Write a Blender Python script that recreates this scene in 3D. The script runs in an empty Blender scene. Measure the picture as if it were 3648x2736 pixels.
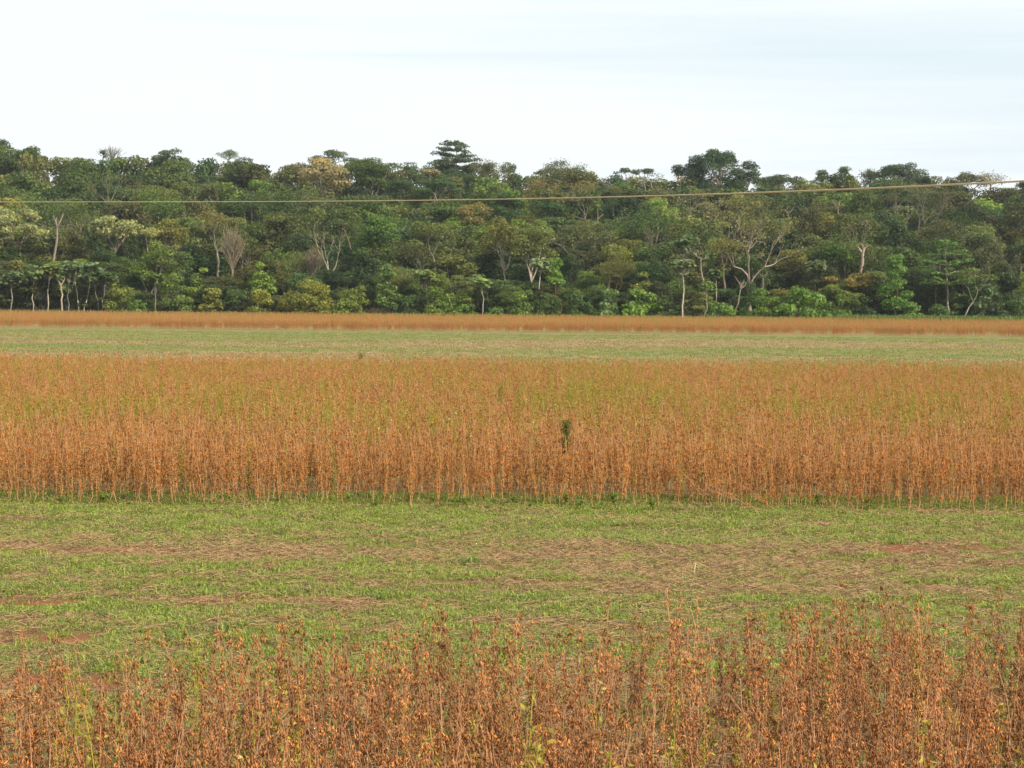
import bpy, math, random
import numpy as np
from mathutils import Vector, Matrix, Euler, noise as mnoise

SC = bpy.context.scene
COL = SC.collection
R = math.radians
F_PX = 2000.0           # focal length in pixels of a 1024 px wide picture
EYE = 3.25

# ------------------------------------------------------------------ camera
cam_d = bpy.data.cameras.new('camera')
cam = bpy.data.objects.new('camera', cam_d)
COL.objects.link(cam)
cam_d.sensor_width = 36.0
cam_d.lens = F_PX / 1024 * 36.0
cam_d.clip_start = 0.3
cam_d.clip_end = 20000
cam.location = (0, 0, EYE)
PITCH = math.atan(88 / F_PX)
ROLL = R(0.5)
CM = Euler((math.pi / 2 - PITCH, 0, 0)).to_matrix() @ Euler((0, 0, ROLL)).to_matrix()
cam.rotation_euler = CM.to_euler()
SC.camera = cam

# ------------------------------------------------------------------ light
SUN_AZ = R(128)         # compass style: 0 = +Y (away from the camera), clockwise towards +X
SUN_EL = R(36)
sdir = Vector((math.sin(SUN_AZ) * math.cos(SUN_EL), math.cos(SUN_AZ) * math.cos(SUN_EL), math.sin(SUN_EL)))
sun_d = bpy.data.lights.new('sun', 'SUN')
sun = bpy.data.objects.new('sun', sun_d)
COL.objects.link(sun)
sun_d.energy = 5.0
sun_d.angle = R(0.6)
sun_d.color = (1.0, 0.91, 0.74)
sun.rotation_euler = sdir.to_track_quat('Z', 'Y').to_euler()

world = bpy.data.worlds.new('World')
SC.world = world
world.use_nodes = True


def mk(nt, t, loc=None, **kw):
    n = nt.nodes.new(t)
    for k, v in kw.items():
        setattr(n, k, v)
    return n


def math_node(nt, op, a, b=None, clamp=False):
    n = nt.nodes.new('ShaderNodeMath')
    n.operation = op
    n.use_clamp = clamp
    for i, x in enumerate((a, b)):
        if x is None:
            continue
        if isinstance(x, (int, float)):
            n.inputs[i].default_value = x
        else:
            nt.links.new(x, n.inputs[i])
    return n.outputs[0]


def mixc(nt, fac, a, b, mode='MIX'):
    n = nt.nodes.new('ShaderNodeMix')
    n.data_type = 'RGBA'
    n.blend_type = mode
    for s, x in ((n.inputs['Factor'], fac), (n.inputs['A'], a), (n.inputs['B'], b)):
        pass
    ins = {'f': n.inputs[0], 'a': n.inputs[6], 'b': n.inputs[7]}
    for k, x in (('f', fac), ('a', a), ('b', b)):
        if isinstance(x, (int, float)):
            ins[k].default_value = x
        elif isinstance(x, tuple):
            ins[k].default_value = x if len(x) == 4 else (*x, 1)
        else:
            nt.links.new(x, ins[k])
    return n.outputs[2]


def ramp(nt, fac, stops):
    n = nt.nodes.new('ShaderNodeValToRGB')
    cr = n.color_ramp
    while len(cr.elements) < len(stops):
        cr.elements.new(0.5)
    for e, (p, c) in zip(cr.elements, stops):
        e.position = p
        e.color = (c, c, c, 1) if isinstance(c, (int, float)) else (*c, 1)
    if fac is not None:
        nt.links.new(fac, n.inputs[0])
    return n.outputs[0]


def noise_tex(nt, vec, scale, detail=4, rough=0.55, dist=0.0):
    n = nt.nodes.new('ShaderNodeTexNoise')
    n.inputs['Scale'].default_value = scale
    n.inputs['Detail'].default_value = detail
    n.inputs['Roughness'].default_value = rough
    n.inputs['Distortion'].default_value = dist
    if vec is not None:
        nt.links.new(vec, n.inputs['Vector'])
    return n.outputs[0]


def mapping(nt, vec, scale=(1, 1, 1), loc=(0, 0, 0), rot=(0, 0, 0)):
    n = nt.nodes.new('ShaderNodeMapping')
    n.inputs['Scale'].default_value = scale
    n.inputs['Location'].default_value = loc
    n.inputs['Rotation'].default_value = rot
    nt.links.new(vec, n.inputs['Vector'])
    return n.outputs[0]


def build_world():
    nt = world.node_tree
    nt.nodes.clear()
    out = mk(nt, 'ShaderNodeOutputWorld')
    bg = mk(nt, 'ShaderNodeBackground')
    sky = mk(nt, 'ShaderNodeTexSky')
    sky.sky_type = 'NISHITA'
    sky.sun_disc = False
    sky.sun_elevation = SUN_EL
    sky.sun_rotation = SUN_AZ
    sky.air_density = 1.0
    sky.dust_density = 1.5
    tc = mk(nt, 'ShaderNodeTexCoord')
    g = tc.outputs['Generated']
    # thin streaked cloud sheet: almost closed, opening in long pale blue slits
    m1 = mapping(nt, g, (2.2, 2.2, 58.0), (0.3, 0, 2.3), (0, R(1.2), 0))
    n1 = noise_tex(nt, m1, 1.0, 5, 0.55, 0.4)
    m2 = mapping(nt, g, (1.6, 1.6, 9.0), (4.1, 2, 0.4))
    n2 = noise_tex(nt, m2, 1.0, 3, 0.5, 0.2)
    sep = mk(nt, 'ShaderNodeSeparateXYZ')
    nt.links.new(g, sep.inputs[0])
    side = math_node(nt, 'MULTIPLY', sep.outputs[0], 0.42)       # the cloud thins towards the east
    s = math_node(nt, 'ADD', math_node(nt, 'MULTIPLY', n1, 0.62), math_node(nt, 'MULTIPLY', n2, 0.38))
    s = math_node(nt, 'ADD', s, side)
    # the sheet is thinnest in a low band, as cirrus seen edge on
    zz = math_node(nt, 'MULTIPLY', math_node(nt, 'SUBTRACT', sep.outputs[2], 0.097), 60.0)
    band = math_node(nt, 'POWER', 2.718, math_node(nt, 'MULTIPLY', math_node(nt, 'MULTIPLY', zz, zz), -1.0))
    s = math_node(nt, 'ADD', s, math_node(nt, 'MULTIPLY', math_node(nt, 'MULTIPLY', band, side), 0.9))
    gap = ramp(nt, s, [(0.0, 0.0), (0.52, 0.0), (0.68, 0.42), (0.85, 0.8)])
    strength = 0.079
    blue = mixc(nt, 0.75, sky.outputs[0], (8.3, 10.1, 11.0), 'MIX')
    cloud = mixc(nt, math_node(nt, 'MULTIPLY', n2, 0.5), (10.9, 11.1, 11.1), (8.6, 10.1, 10.9))
    c = mixc(nt, gap, cloud, blue)
    nt.links.new(c, bg.inputs[0])
    bg.inputs[1].default_value = strength
    nt.links.new(bg.outputs[0], out.inputs[0])


build_world()
SC.view_settings.view_transform = 'Standard'
SC.view_settings.look = 'None'
SC.view_settings.gamma = 1.0
SC.view_settings.use_curve_mapping = False
SC.view_settings.exposure = 0.30
SC.render.engine = 'CYCLES'
SC.cycles.max_bounces = 6
SC.cycles.diffuse_bounces = 3
SC.cycles.transmission_bounces = 3
SC.cycles.use_denoising = True
SC.cycles.filter_width = 1.55

# ------------------------------------------------------------------ helpers


def hill(y):
    """height of the ground at distance y: flat fields, then a wooded slope"""
    if y <= 262:
        return 0.0
    if y < 440:
        return (y - 262) * 0.098
    return 17.44


def bump(x, y):
    if -30 < x < 30 and 5 < y < 34:
        return 0.035 * (mnoise.noise(Vector((x * 0.35, y * 0.9, 3.1)))) + 0.012 * mnoise.noise(Vector((x * 2.1, y * 2.3, 9.1)))
    return 0.0


def gz(x, y):
    return hill(y) + bump(x, y)


def ray(u, v):
    d = CM @ Vector(((u - 512) / F_PX, -(v - 384) / F_PX, -1))
    return d


def at(u, v, y):
    d = ray(u, v)
    k = y / d.y
    return Vector((d.x * k, y, EYE + d.z * k))


def to_px(p):
    q = CM.transposed() @ (Vector(p) - Vector((0, 0, EYE)))
    return 512 + F_PX * q.x / -q.z, 384 - F_PX * q.y / -q.z


def tag(o, label=None, cat=None, group=None, kind=None):
    if label:
        o['label'] = label
    if cat:
        o['category'] = cat
    if group:
        o['group'] = group
    if kind:
        o['kind'] = kind
    return o


def empty(name, loc):
    o = bpy.data.objects.new(name, None)
    o.location = loc
    o.empty_display_size = 0.2
    COL.objects.link(o)
    return o


class MB:
    """collects quads / triangles with numpy and makes one mesh"""

    def __init__(self):
        self.v = []
        self.f = []
        self.mi = []
        self.tone = []
        self.n = 0

    def add(self, verts, faces, mat=0, tone=None):
        verts = np.asarray(verts, dtype=np.float32).reshape(-1, 3)
        faces = np.asarray(faces, dtype=np.int64)
        if len(faces) == 0:
            return
        self.v.append(verts)
        self.f.append(faces + self.n)
        k = len(faces)
        self.mi.append(np.full(k, mat, dtype=np.int32))
        if tone is None:
            tone = np.full(k, 0.5)
        self.tone.append(np.broadcast_to(np.asarray(tone, dtype=np.float32), (k,)))
        self.n += len(verts)

    def mesh(self, name, mats, smooth=False):
        me = bpy.data.meshes.new(name)
        V = np.concatenate(self.v)
        counts = np.concatenate([np.full(len(f), f.shape[1], dtype=np.int32) for f in self.f])
        idx = np.concatenate([f.ravel() for f in self.f]).astype(np.int32)
        starts = np.concatenate([[0], np.cumsum(counts)[:-1]]).astype(np.int32)
        me.vertices.add(len(V))
        me.vertices.foreach_set('co', V.ravel())
        me.loops.add(len(idx))
        me.loops.foreach_set('vertex_index', idx)
        me.polygons.add(len(counts))
        me.polygons.foreach_set('loop_start', starts)
        for m in mats:
            me.materials.append(m)
        me.polygons.foreach_set('material_index', np.concatenate(self.mi))
        if smooth:
            me.polygons.foreach_set('use_smooth', np.ones(len(counts), dtype=bool))
        a = me.attributes.new('tone', 'FLOAT', 'FACE')
        a.data.foreach_set('value', np.concatenate(self.tone).astype(np.float32))
        me.update(calc_edges=True)
        return me


def link_mesh(name, me, parent=None, loc=(0, 0, 0)):
    o = bpy.data.objects.new(name, me)
    o.location = loc
    if parent is not None:
        o.parent = parent
    COL.objects.link(o)
    return o


def tube(mb, pts, radii, sides=5, mat=0, tone=0.5):
    pts = [Vector(p) for p in pts]
    n = len(pts)
    V = []
    for i, p in enumerate(pts):
        d = (pts[min(i + 1, n - 1)] - pts[max(i - 1, 0)])
        if d.length < 1e-9:
            d = Vector((0, 0, 1))
        d.normalize()
        a = d.cross(Vector((0.31, 0.92, 0.13)))
        a.normalize()
        b = d.cross(a)
        for k in range(sides):
            t = 2 * math.pi * k / sides
            V.append(p + (a * math.cos(t) + b * math.sin(t)) * radii[i])
    Fq = []
    for i in range(n - 1):
        for k in range(sides):
            k2 = (k + 1) % sides
            Fq.append((i * sides + k, i * sides + k2, (i + 1) * sides + k2, (i + 1) * sides + k))
    mb.add([tuple(v) for v in V], Fq, mat, tone)


def unit(a):
    return a / np.maximum(np.linalg.norm(a, axis=-1, keepdims=True), 1e-9)


def leaf_quads(mb, rng, C, Nrm, a, b, mat=0, tone=None, droop=0.0):
    """diamond leaf clumps centred on C with normals Nrm, half length a, half width b"""
    n = len(C)
    if n == 0:
        return
    t = rng.normal(size=(n, 3))
    t -= np.sum(t * Nrm, axis=1, keepdims=True) * Nrm
    t = unit(t)
    s = np.cross(Nrm, t)
    a = (a * rng.uniform(0.6, 1.3, n))[:, None]
    b = (b * rng.uniform(0.6, 1.3, n))[:, None]
    p0 = C - t * a
    p1 = C + s * b + Nrm * a * 0.18
    p2 = C + t * a - Nrm * a * droop
    p3 = C - s * b + Nrm * a * 0.18
    V = np.stack([p0, p1, p2, p3], axis=1).reshape(-1, 3)
    Fq = np.arange(n * 4).reshape(n, 4)
    if tone is None:
        tone = rng.uniform(0, 1, n)
    mb.add(V, Fq, mat, tone)


def puff(mb, rng, c, r, n, leaf=(0.22, 0.14), flat=0.72, under=0.35, tone0=0.5, up=0.35):
    d = unit(rng.normal(size=(n, 3)))
    keep = (d[:, 2] > -0.25) | (rng.uniform(size=n) < under)
    d = d[keep]
    n = len(d)
    # a bumpy shell, thinner inside
    lump = 1 + 0.16 * np.sin(d[:, 0] * 5.1 + c[0]) * np.cos(d[:, 1] * 4.3 + c[1]) + 0.10 * np.sin(d[:, 2] * 9 + c[2])
    rad = r * lump * (1 - 0.42 * rng.uniform(size=n) ** 2.2)
    P = np.asarray(c) + d * rad[:, None] * np.array([1, 1, flat])
    N = unit(d * 0.8 + rng.normal(size=(n, 3)) * 0.55 + np.array([0, 0, up]))
    tone = np.clip(tone0 + rng.normal(0, 0.2, n), 0, 1)
    leaf_quads(mb, rng, P, N, leaf[0], leaf[1], 0, tone)


# ------------------------------------------------------------------ materials
def new_mat(name):
    m = bpy.data.materials.new(name)
    m.use_nodes = True
    nt = m.node_tree
    nt.nodes.clear()
    out = nt.nodes.new('ShaderNodeOutputMaterial')
    return m, nt, out


def leaf_material(name, base=None, trans=0.3, spread=0.55, warm=(1.35, 1.12, 0.55), rough=0.55, spec=0.3, vary=0.0):
    """leaf colour = object colour (or base) varied from leaf to leaf"""
    m, nt, out = new_mat(name)
    at_ = mk(nt, 'ShaderNodeAttribute', attribute_name='tone')
    tone = at_.outputs['Fac']
    if base is None:
        oi = mk(nt, 'ShaderNodeObjectInfo')
        col = oi.outputs['Color']
    else:
        rgb = mk(nt, 'ShaderNodeRGB')
        rgb.outputs[0].default_value = (*base, 1)
        col = rgb.outputs[0]
    k = ramp(nt, tone, [(0, 1 - spread), (0.5, 1.0), (1, 1.0)])
    k2 = math_node(nt, 'MULTIPLY', math_node(nt, 'SUBTRACT', tone, 0.5, True), spread * 1.3)
    kk = math_node(nt, 'ADD', k, k2)
    bright = mk(nt, 'ShaderNodeVectorMath', operation='SCALE')
    nt.links.new(col, bright.inputs[0])
    nt.links.new(kk, bright.inputs['Scale'])
    if vary > 0:     # each plant a little darker, paler or greyer than the next
        oi2 = mk(nt, 'ShaderNodeObjectInfo')
        rn = oi2.outputs['Random']
        kk = math_node(nt, 'MULTIPLY', kk, math_node(nt, 'ADD', math_node(nt, 'MULTIPLY', rn, 2 * vary), 1 - vary))
        nt.links.new(kk, bright.inputs['Scale'])
    wf = ramp(nt, tone, [(0.55, 0.0), (1.0, 0.75)])
    c = mixc(nt, wf, bright.outputs[0], mixc(nt, 1.0, bright.outputs[0], warm, 'MULTIPLY'))
    p = mk(nt, 'ShaderNodeBsdfPrincipled')
    nt.links.new(c, p.inputs['Base Color'])
    p.inputs['Roughness'].default_value = rough
    p.inputs['Specular IOR Level'].default_value = spec
    if trans > 0:
        tr = mk(nt, 'ShaderNodeBsdfTranslucent')
        nt.links.new(mixc(nt, 1.0, c, (1.5, 1.6, 0.7), 'MULTIPLY'), tr.inputs[0])
        mx = mk(nt, 'ShaderNodeMixShader')
        mx.inputs[0].default_value = trans
        nt.links.new(p.outputs[0], mx.inputs[1])
        nt.links.new(tr.outputs[0], mx.inputs[2])
        nt.links.new(mx.outputs[0], out.inputs[0])
    else:
        nt.links.new(p.outputs[0], out.inputs[0])
    return m


def bark_material(name):
    m, nt, out = new_mat(name)
    oi = mk(nt, 'ShaderNodeObjectInfo')
    tc = mk(nt, 'ShaderNodeTexCoord')
    n = noise_tex(nt, mapping(nt, tc.outputs['Object'], (2.5, 2.5, 0.8)), 1.6, 5, 0.6)
    k = ramp(nt, n, [(0.3, 0.5), (0.7, 1.2)])
    c = mixc(nt, 1.0, oi.outputs['Color'], k, 'MULTIPLY')
    p = mk(nt, 'ShaderNodeBsdfPrincipled')
    nt.links.new(c, p.inputs['Base Color'])
    p.inputs['Roughness'].default_value = 0.9
    p.inputs['Specular IOR Level'].default_value = 0.15
    nt.links.new(p.outputs[0], out.inputs[0])
    return m


M_LEAF = leaf_material('forest_leaf', None, 0.3, 0.55, (1.28, 1.1, 0.7))
M_BARK = bark_material('tree_bark')

# ------------------------------------------------------------------ ground


def straw_cover(x, y):
    """0 = green, 1 = straw litter; long streaks left by the harvester, across the view"""
    n1 = mnoise.noise(Vector((x * 0.22, y * 1.1, 0.0)))
    n2 = mnoise.noise(Vector((x * 0.8, y * 3.0, 5.0)))
    n3 = mnoise.noise(Vector((x * 2.6, y * 5.0, 8.0)))
    t = min(1, max(0, (x + 6) / 12))
    s = -0.33 + 0.14 * t
    c = 25.1 - 0.02 * x
    s += (0.85 - 0.4 * t) * math.exp(-((y - c) / (0.8 + 1.1 * t)) ** 2)
    s += 0.3 * math.exp(-((y - 22.2 + 0.1 * x) / 0.7) ** 2)
    s += 0.30 * math.exp(-((y - 19.2 - 0.05 * x) / 0.8) ** 2)
    s += 0.35 * max(0, min(1, (17.3 - y) / 2))
    s -= 0.30 * math.exp(-((y - 29.2) / 1.6) ** 2)
    return s + 0.6 * n1 + 0.6 * n2 + 0.6 * n3


def soil_bare(x, y):
    s = -0.22
    for (px, py, rx, ry) in ((-2.8, 21.2, 1.2, 0.30), (-1.4, 20.9, 0.5, 0.16), (5.3, 25.9, 1.1, 0.4), (-4.6, 18.6, 1.2, 0.35), (-3.6, 16.5, 2.0, 0.3),
                             (-4.9, 25.0, 0.8, 0.3), (1.3, 17.0, 0.8, 0.3), (2.2, 15.0, 0.7, 0.4), (-5.0, 20.8, 0.5, 0.25)):
        s += 1.2 * math.exp(-((x - px) / rx) ** 2 - ((y - py) / ry) ** 2)
    return s + 0.75 * mnoise.noise(Vector((x * 2.0, y * 4.5, 21.0)))


def build_ground():
    xs = list(np.concatenate([[-3000, -1500, -800, -400, -250, -150, -90, -50, -30, -20], np.arange(-14, 14.01, 0.2), [20, 30, 50, 90, 150, 250, 400, 800, 1500, 3000]]))
    ys = list(np.concatenate([[-3000, -1000, -300, -80, -20, 0, 4], np.arange(8, 34.01, 0.15), np.arange(36, 110, 4), np.arange(110, 260, 10), [258, 262],
                              np.arange(270, 440, 10), [440, 480, 600, 900, 1500, 2400, 3500]]))
    V, cov = [], []
    for y in ys:
        for x in xs:
            V.append((x, y, gz(x, y)))
            near = -14.1 < x < 14.1 and 8 <= y <= 34
            cov.append((max(0, min(1, 0.5 + straw_cover(x, y) * 1.1)), max(0, min(1, soil_bare(x, y) * 1.6)), 0, 1) if near else (0.5, 0, 0, 1))
    nx = len(xs)
    Fq = [(j * nx + i, j * nx + i + 1, (j + 1) * nx + i + 1, (j + 1) * nx + i) for j in range(len(ys) - 1) for i in range(nx - 1)]
    mb = MB()
    mb.add(V, Fq)
    m, nt, out = new_mat('field_soil')
    geo = mk(nt, 'ShaderNodeNewGeometry')
    P = geo.outputs['Position']
    sep = mk(nt, 'ShaderNodeSeparateXYZ')
    nt.links.new(P, sep.inputs[0])
    a = mk(nt, 'ShaderNodeAttribute', attribute_name='cover')
    sa = mk(nt, 'ShaderNodeSeparateColor')
    nt.links.new(a.outputs['Color'], sa.inputs[0])
    fine = noise_tex(nt, mapping(nt, P, (14, 26, 14)), 1.0, 6, 0.7)
    soil = mixc(nt, ramp(nt, fine, [(0.35, 0.0), (0.7, 1.0)]), (0.15, 0.055, 0.026), (0.33, 0.13, 0.06))
    strawc = mixc(nt, ramp(nt, fine, [(0.3, 0.0), (0.68, 1.0)]), (0.12, 0.070, 0.034), (0.30, 0.185, 0.085))
    greenc = mixc(nt, ramp(nt, fine, [(0.3, 0.0), (0.7, 1.0)]), (0.08, 0.06, 0.025), (0.22, 0.155, 0.065))
    near = mixc(nt, ramp(nt, sa.outputs[0], [(0.3, 0.0), (0.7, 1.0)]), greenc, strawc)
    near = mixc(nt, sa.outputs[1], near, soil)
    # far stubble strip: long streaks of straw, weeds and red soil
    str1 = noise_tex(nt, mapping(nt, P, (0.05, 0.28, 1)), 1.0, 5, 0.62, 0.3)
    str2 = noise_tex(nt, mapping(nt, P, (0.35, 1.3, 1), (3, 7, 0)), 1.0, 4, 0.65)
    ss = math_node(nt, 'ADD', math_node(nt, 'MULTIPLY', str1, 0.6), math_node(nt, 'MULTIPLY', str2, 0.4))
    farc = mixc(nt, ramp(nt, ss, [(0.42, 0.0), (0.56, 1.0)]), (0.150, 0.18, 0.055), (0.25, 0.185, 0.085))
    farc = mixc(nt, ramp(nt, str2, [(0.60, 0.0), (0.72, 0.7)]), farc, (0.30, 0.13, 0.065))
    isfar = ramp(nt, math_node(nt, 'DIVIDE', sep.outputs[1], 100.0), [(0.33, 0.0), (0.36, 1.0)])
    c = mixc(nt, isfar, near, farc)
    # forest floor
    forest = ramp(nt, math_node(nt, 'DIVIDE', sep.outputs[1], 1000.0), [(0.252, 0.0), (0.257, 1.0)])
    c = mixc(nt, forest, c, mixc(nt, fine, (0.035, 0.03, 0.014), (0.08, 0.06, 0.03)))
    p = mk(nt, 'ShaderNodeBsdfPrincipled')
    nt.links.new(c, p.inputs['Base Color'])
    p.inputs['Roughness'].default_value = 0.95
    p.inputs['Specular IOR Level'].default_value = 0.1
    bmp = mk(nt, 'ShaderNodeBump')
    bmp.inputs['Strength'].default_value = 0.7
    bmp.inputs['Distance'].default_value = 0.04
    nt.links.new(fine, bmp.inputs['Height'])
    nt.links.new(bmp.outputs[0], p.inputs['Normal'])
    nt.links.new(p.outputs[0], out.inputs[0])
    me = mb.mesh('ground', [m], True)
    ca = me.color_attributes.new('cover', 'FLOAT_COLOR', 'POINT')
    ca.data.foreach_set('color', np.array(cov, dtype=np.float32).ravel())
    o = link_mesh('ground', me)
    tag(o, 'flat red soil field with straw litter rising to a wooded slope', 'ground', kind='structure')


build_ground()

# ------------------------------------------------------------------ trees


def limb_path(rng, a, b, bend=0.18, n=5, up=0.15):
    a = np.asarray(a, float)
    b = np.asarray(b, float)
    L = np.linalg.norm(b - a)
    off = rng.normal(size=3) * bend * L * 0.5
    out = []
    for i in range(n + 1):
        t = i / n
        p = a + (b - a) * t + off * math.sin(math.pi * t) + np.array([0, 0, up * L * math.sin(math.pi * t) * 0.3])
        if 0 < i < n:
            p = p + rng.normal(size=3) * L * 0.015
        out.append(tuple(p))
    return out


def skeleton(mb, rng, targets, h0, r0, lean=(0, 0), trunks=1, spread=0.0, wob=0.12):
    """trunk(s) from the ground to the fork at h0, limbs to groups of targets, branches to each target"""
    targets = np.asarray(targets, float)
    groups = np.array_split(np.argsort(np.arctan2(targets[:, 1], targets[:, 0]) + rng.uniform(-.4, .4, len(targets))), max(trunks, 1))
    for ti in range(trunks):
        T = targets[groups[ti]] if trunks > 1 else targets
        if len(T) == 0:
            continue
        ang = rng.uniform(0, 6.28)
        basep = np.array([math.cos(ang) * spread * 0.3, math.sin(ang) * spread * 0.3, -0.3])
        fk = np.array([lean[0] + (T[:, 0].mean()) * 0.25, lean[1] + (T[:, 1].mean()) * 0.2, h0])
        rr = r0 * (0.75 if trunks > 1 else 1)
        path = limb_path(rng, basep, fk, wob, 6, 0)
        tube(mb, path, [rr * (1.25 if i == 0 else 1 - 0.07 * i) for i in range(7)], 6)
        k = max(2, min(5, len(T) // 3))
        order = np.argsort(np.arctan2(T[:, 1] - fk[1], T[:, 0] - fk[0]))
        for g in np.array_split(order, k):
            if len(g) == 0:
                continue
            cen = T[g].mean(0)
            mid = fk + (cen - fk) * 0.6
            mid[2] = fk[2] + (cen[2] - fk[2]) * 0.55
            tube(mb, limb_path(rng, fk, mid, 0.2, 4), list(np.linspace(rr * 0.6, rr * 0.38, 5)), 5)
            for j in g:
                tube(mb, limb_path(rng, mid, T[j], 0.28, 4), list(np.linspace(rr * 0.34, rr * 0.07, 5)), 4)


def branch_rec(mb, rng, p, d, L, r, depth, tips, spread=0.6, upb=0.25, split=(2, 3), sub=0.72):
    p = np.asarray(p, float)
    d = d / np.linalg.norm(d)
    q = p + d * L
    tube(mb, limb_path(rng, p, q, 0.16, 3, 0), list(np.linspace(r, r * 0.62, 4)), 5 if r > 0.06 else 3)
    if depth == 0:
        tips.append(q)
        return
    for _ in range(rng.integers(split[0], split[1] + 1)):
        nd = d + rng.normal(size=3) * spread + np.array([0, 0, upb])
        branch_rec(mb, rng, q, nd, L * sub * rng.uniform(0.75, 1.2), r * 0.62, depth - 1, tips, spread, upb, split, sub)


def build_tree_meshes(kind, h, w, cb, seed, opt):
    """returns (trunk mesh, crown mesh or None); h height, w crown width, cb height of the crown's underside"""
    rng = np.random.default_rng(seed)
    tb, cr = MB(), MB()
    dens = opt.get('dens', 1.0)
    leaf = opt.get('leaf', (0.17, 0.115))
    r0 = opt.get('r', 0.011 * h + 0.04)
    lean = opt.get('lean', (0, 0))
    ch = max(h - cb, 0.8)
    area = leaf[0] * leaf[1] * 2

    def puffs_in(count, shape, rad):
        pts = []
        while len(pts) < count:
            x, y = rng.uniform(-1, 1, 2)
            if x * x + y * y > 1:
                continue
            q = math.sqrt(x * x + y * y)
            if shape == 'round':
                d = unit(rng.normal(size=3))
                if d[2] < -0.55:
                    continue
                k = rng.uniform(0.55, 1.0)
                wd = 1.0 if d[2] > 0 else 1 + 0.1 * d[2]
                x, y = d[0] * k * wd, d[1] * k * wd
                z = 0.46 + 0.54 * d[2] * k if d[2] > 0 else 0.46 + 0.7 * d[2] * k
            elif shape == 'full':
                z = rng.uniform(0.0, 1.0) ** 0.85
                f = math.sqrt(max(0.03, 1 - ((z - 0.5) / 0.56) ** 2)) if z > 0.5 else 0.8 + 0.4 * z
                x, y = x * f, y * f
            elif shape == 'umbrella':
                z = 0.55 + 0.42 * math.sqrt(max(0, 1 - q * q)) + rng.uniform(-0.12, 0.04)
            elif shape == 'bush':
                d = unit(rng.normal(size=3))
                k = rng.uniform(0.7, 1.0)
                if rng.uniform() < 0.25:
                    z = rng.uniform(0.02, 0.35)
                    x, y = d[0], d[1]
                else:
                    x, y, z = d[0] * k, d[1] * k, 0.12 + 0.86 * abs(d[2]) * k
            elif shape == 'cone':
                z = rng.uniform(0.02, 0.97)
                f = (1 - z) ** 0.7 * 0.9 + 0.12
                x, y = x * f, y * f
            pts.append((x * (w / 2 - rad * 0.45), y * (w / 2 - rad * 0.45), cb + max(0.02, min(z, 1)) * (ch - rad * 0.55)))
        return pts

    if kind in ('round', 'umbrella', 'bush', 'creeper', 'multi'):
        rad = opt.get('puff', (0.135 if kind in ('round', 'multi') else 0.12) * w + 0.28)
        vol = {'round': 0.75, 'multi': 0.75, 'umbrella': 0.42, 'bush': 0.85, 'creeper': 0.8}[kind]
        cnt = int(opt.get('count', max(7, vol * (w * w * 0.9 + w * ch * 1.2) / (rad * rad * 2.6))))
        cnt = min(cnt, 80)
        shape = opt.get('shape') or {'round': 'round', 'multi': 'round', 'umbrella': 'umbrella', 'bush': 'bush', 'creeper': 'cone'}[kind]
        P = puffs_in(cnt, shape, rad)
        ax = opt.get('off', 0)
        for i, c in enumerate(P):
            rr = rad * rng.uniform(0.7, 1.25)
            nleaf = int(dens * 4 * math.pi * rr * rr * 0.75 * 0.78 / area)
            puff(cr, rng, (c[0] + ax, c[1], c[2]), rr, nleaf, leaf, opt.get('flat', 0.68 if kind != 'umbrella' else 0.5), 0.3, 0.5 + rng.normal(0, 0.15))
        T = [(c[0] + ax, c[1], c[2]) for c in P]
        if kind == 'bush':
            T = T[:12]
            skeleton(tb, rng, T, max(0.3, h * 0.2), r0 * 0.7, lean, 3, 0.5)
        elif kind == 'creeper':
            tube(tb, limb_path(rng, (0, 0, -0.3), (0, 0, h * 0.85), 0.05, 6, 0), list(np.linspace(r0, r0 * 0.3, 7)), 5)
        else:
            skeleton(tb, rng, T[:26], opt.get('fork', cb + ch * 0.02), r0, lean, opt.get('trunks', 3 if kind == 'multi' else 1), 1.2)
    elif kind == 'layered':
        # flat tiers of foliage round a straight trunk
        tiers = opt.get('tiers', 6)
        tube(tb, limb_path(rng, (0, 0, -0.3), (0, 0, h * 0.97), 0.03, 7, 0), list(np.linspace(r0, r0 * 0.2, 8)), 6)
        for t in range(tiers):
            k = t / max(1, tiers - 1)
            z = cb + ch * (0.06 + 0.9 * k)
            R_ = w / 2 * (1 - (1 - opt.get('top', 0.32)) * k ** 1.6) * (0.85 if t == 0 else 1)
            nb = int(6 + 5 * (1 - k))
            a0 = rng.uniform(0, 6.28)
            for b in range(nb):
                a = a0 + b * 6.283 / nb + rng.uniform(-0.25, 0.25)
                L = R_ * rng.uniform(0.72, 1.12)
                end = np.array([math.cos(a) * L, math.sin(a) * L, z + rng.uniform(-0.35, 0.45) * ch / tiers])
                st = np.array([0, 0, z - L * 0.12])
                path = limb_path(rng, st, end, 0.08, 4)
                tube(tb, path, list(np.linspace(r0 * 0.3, 0.03, 5)), 4)
                for q in (0.38, 0.62, 0.82, 1.0):
                    c = st + (end - st) * q
                    rr = opt.get('puff', 0.13 * w) * (0.6 + 0.5 * q) * rng.uniform(0.6, 1.0) * (1 - 0.3 * k)
                    nleaf = int(dens * 4 * math.pi * rr * rr * 0.32 / area)
                    puff(cr, rng, tuple(c), rr, nleaf, leaf, opt.get('thick', 0.3), 0.15, 0.5 + rng.normal(0, 0.08), 0.7)
    elif kind in ('cecropia', 'cecropia_multi'):
        nb = opt.get('arms', 7)
        fz = cb + ch * 0.15
        stems = opt.get('stems', 1)
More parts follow.
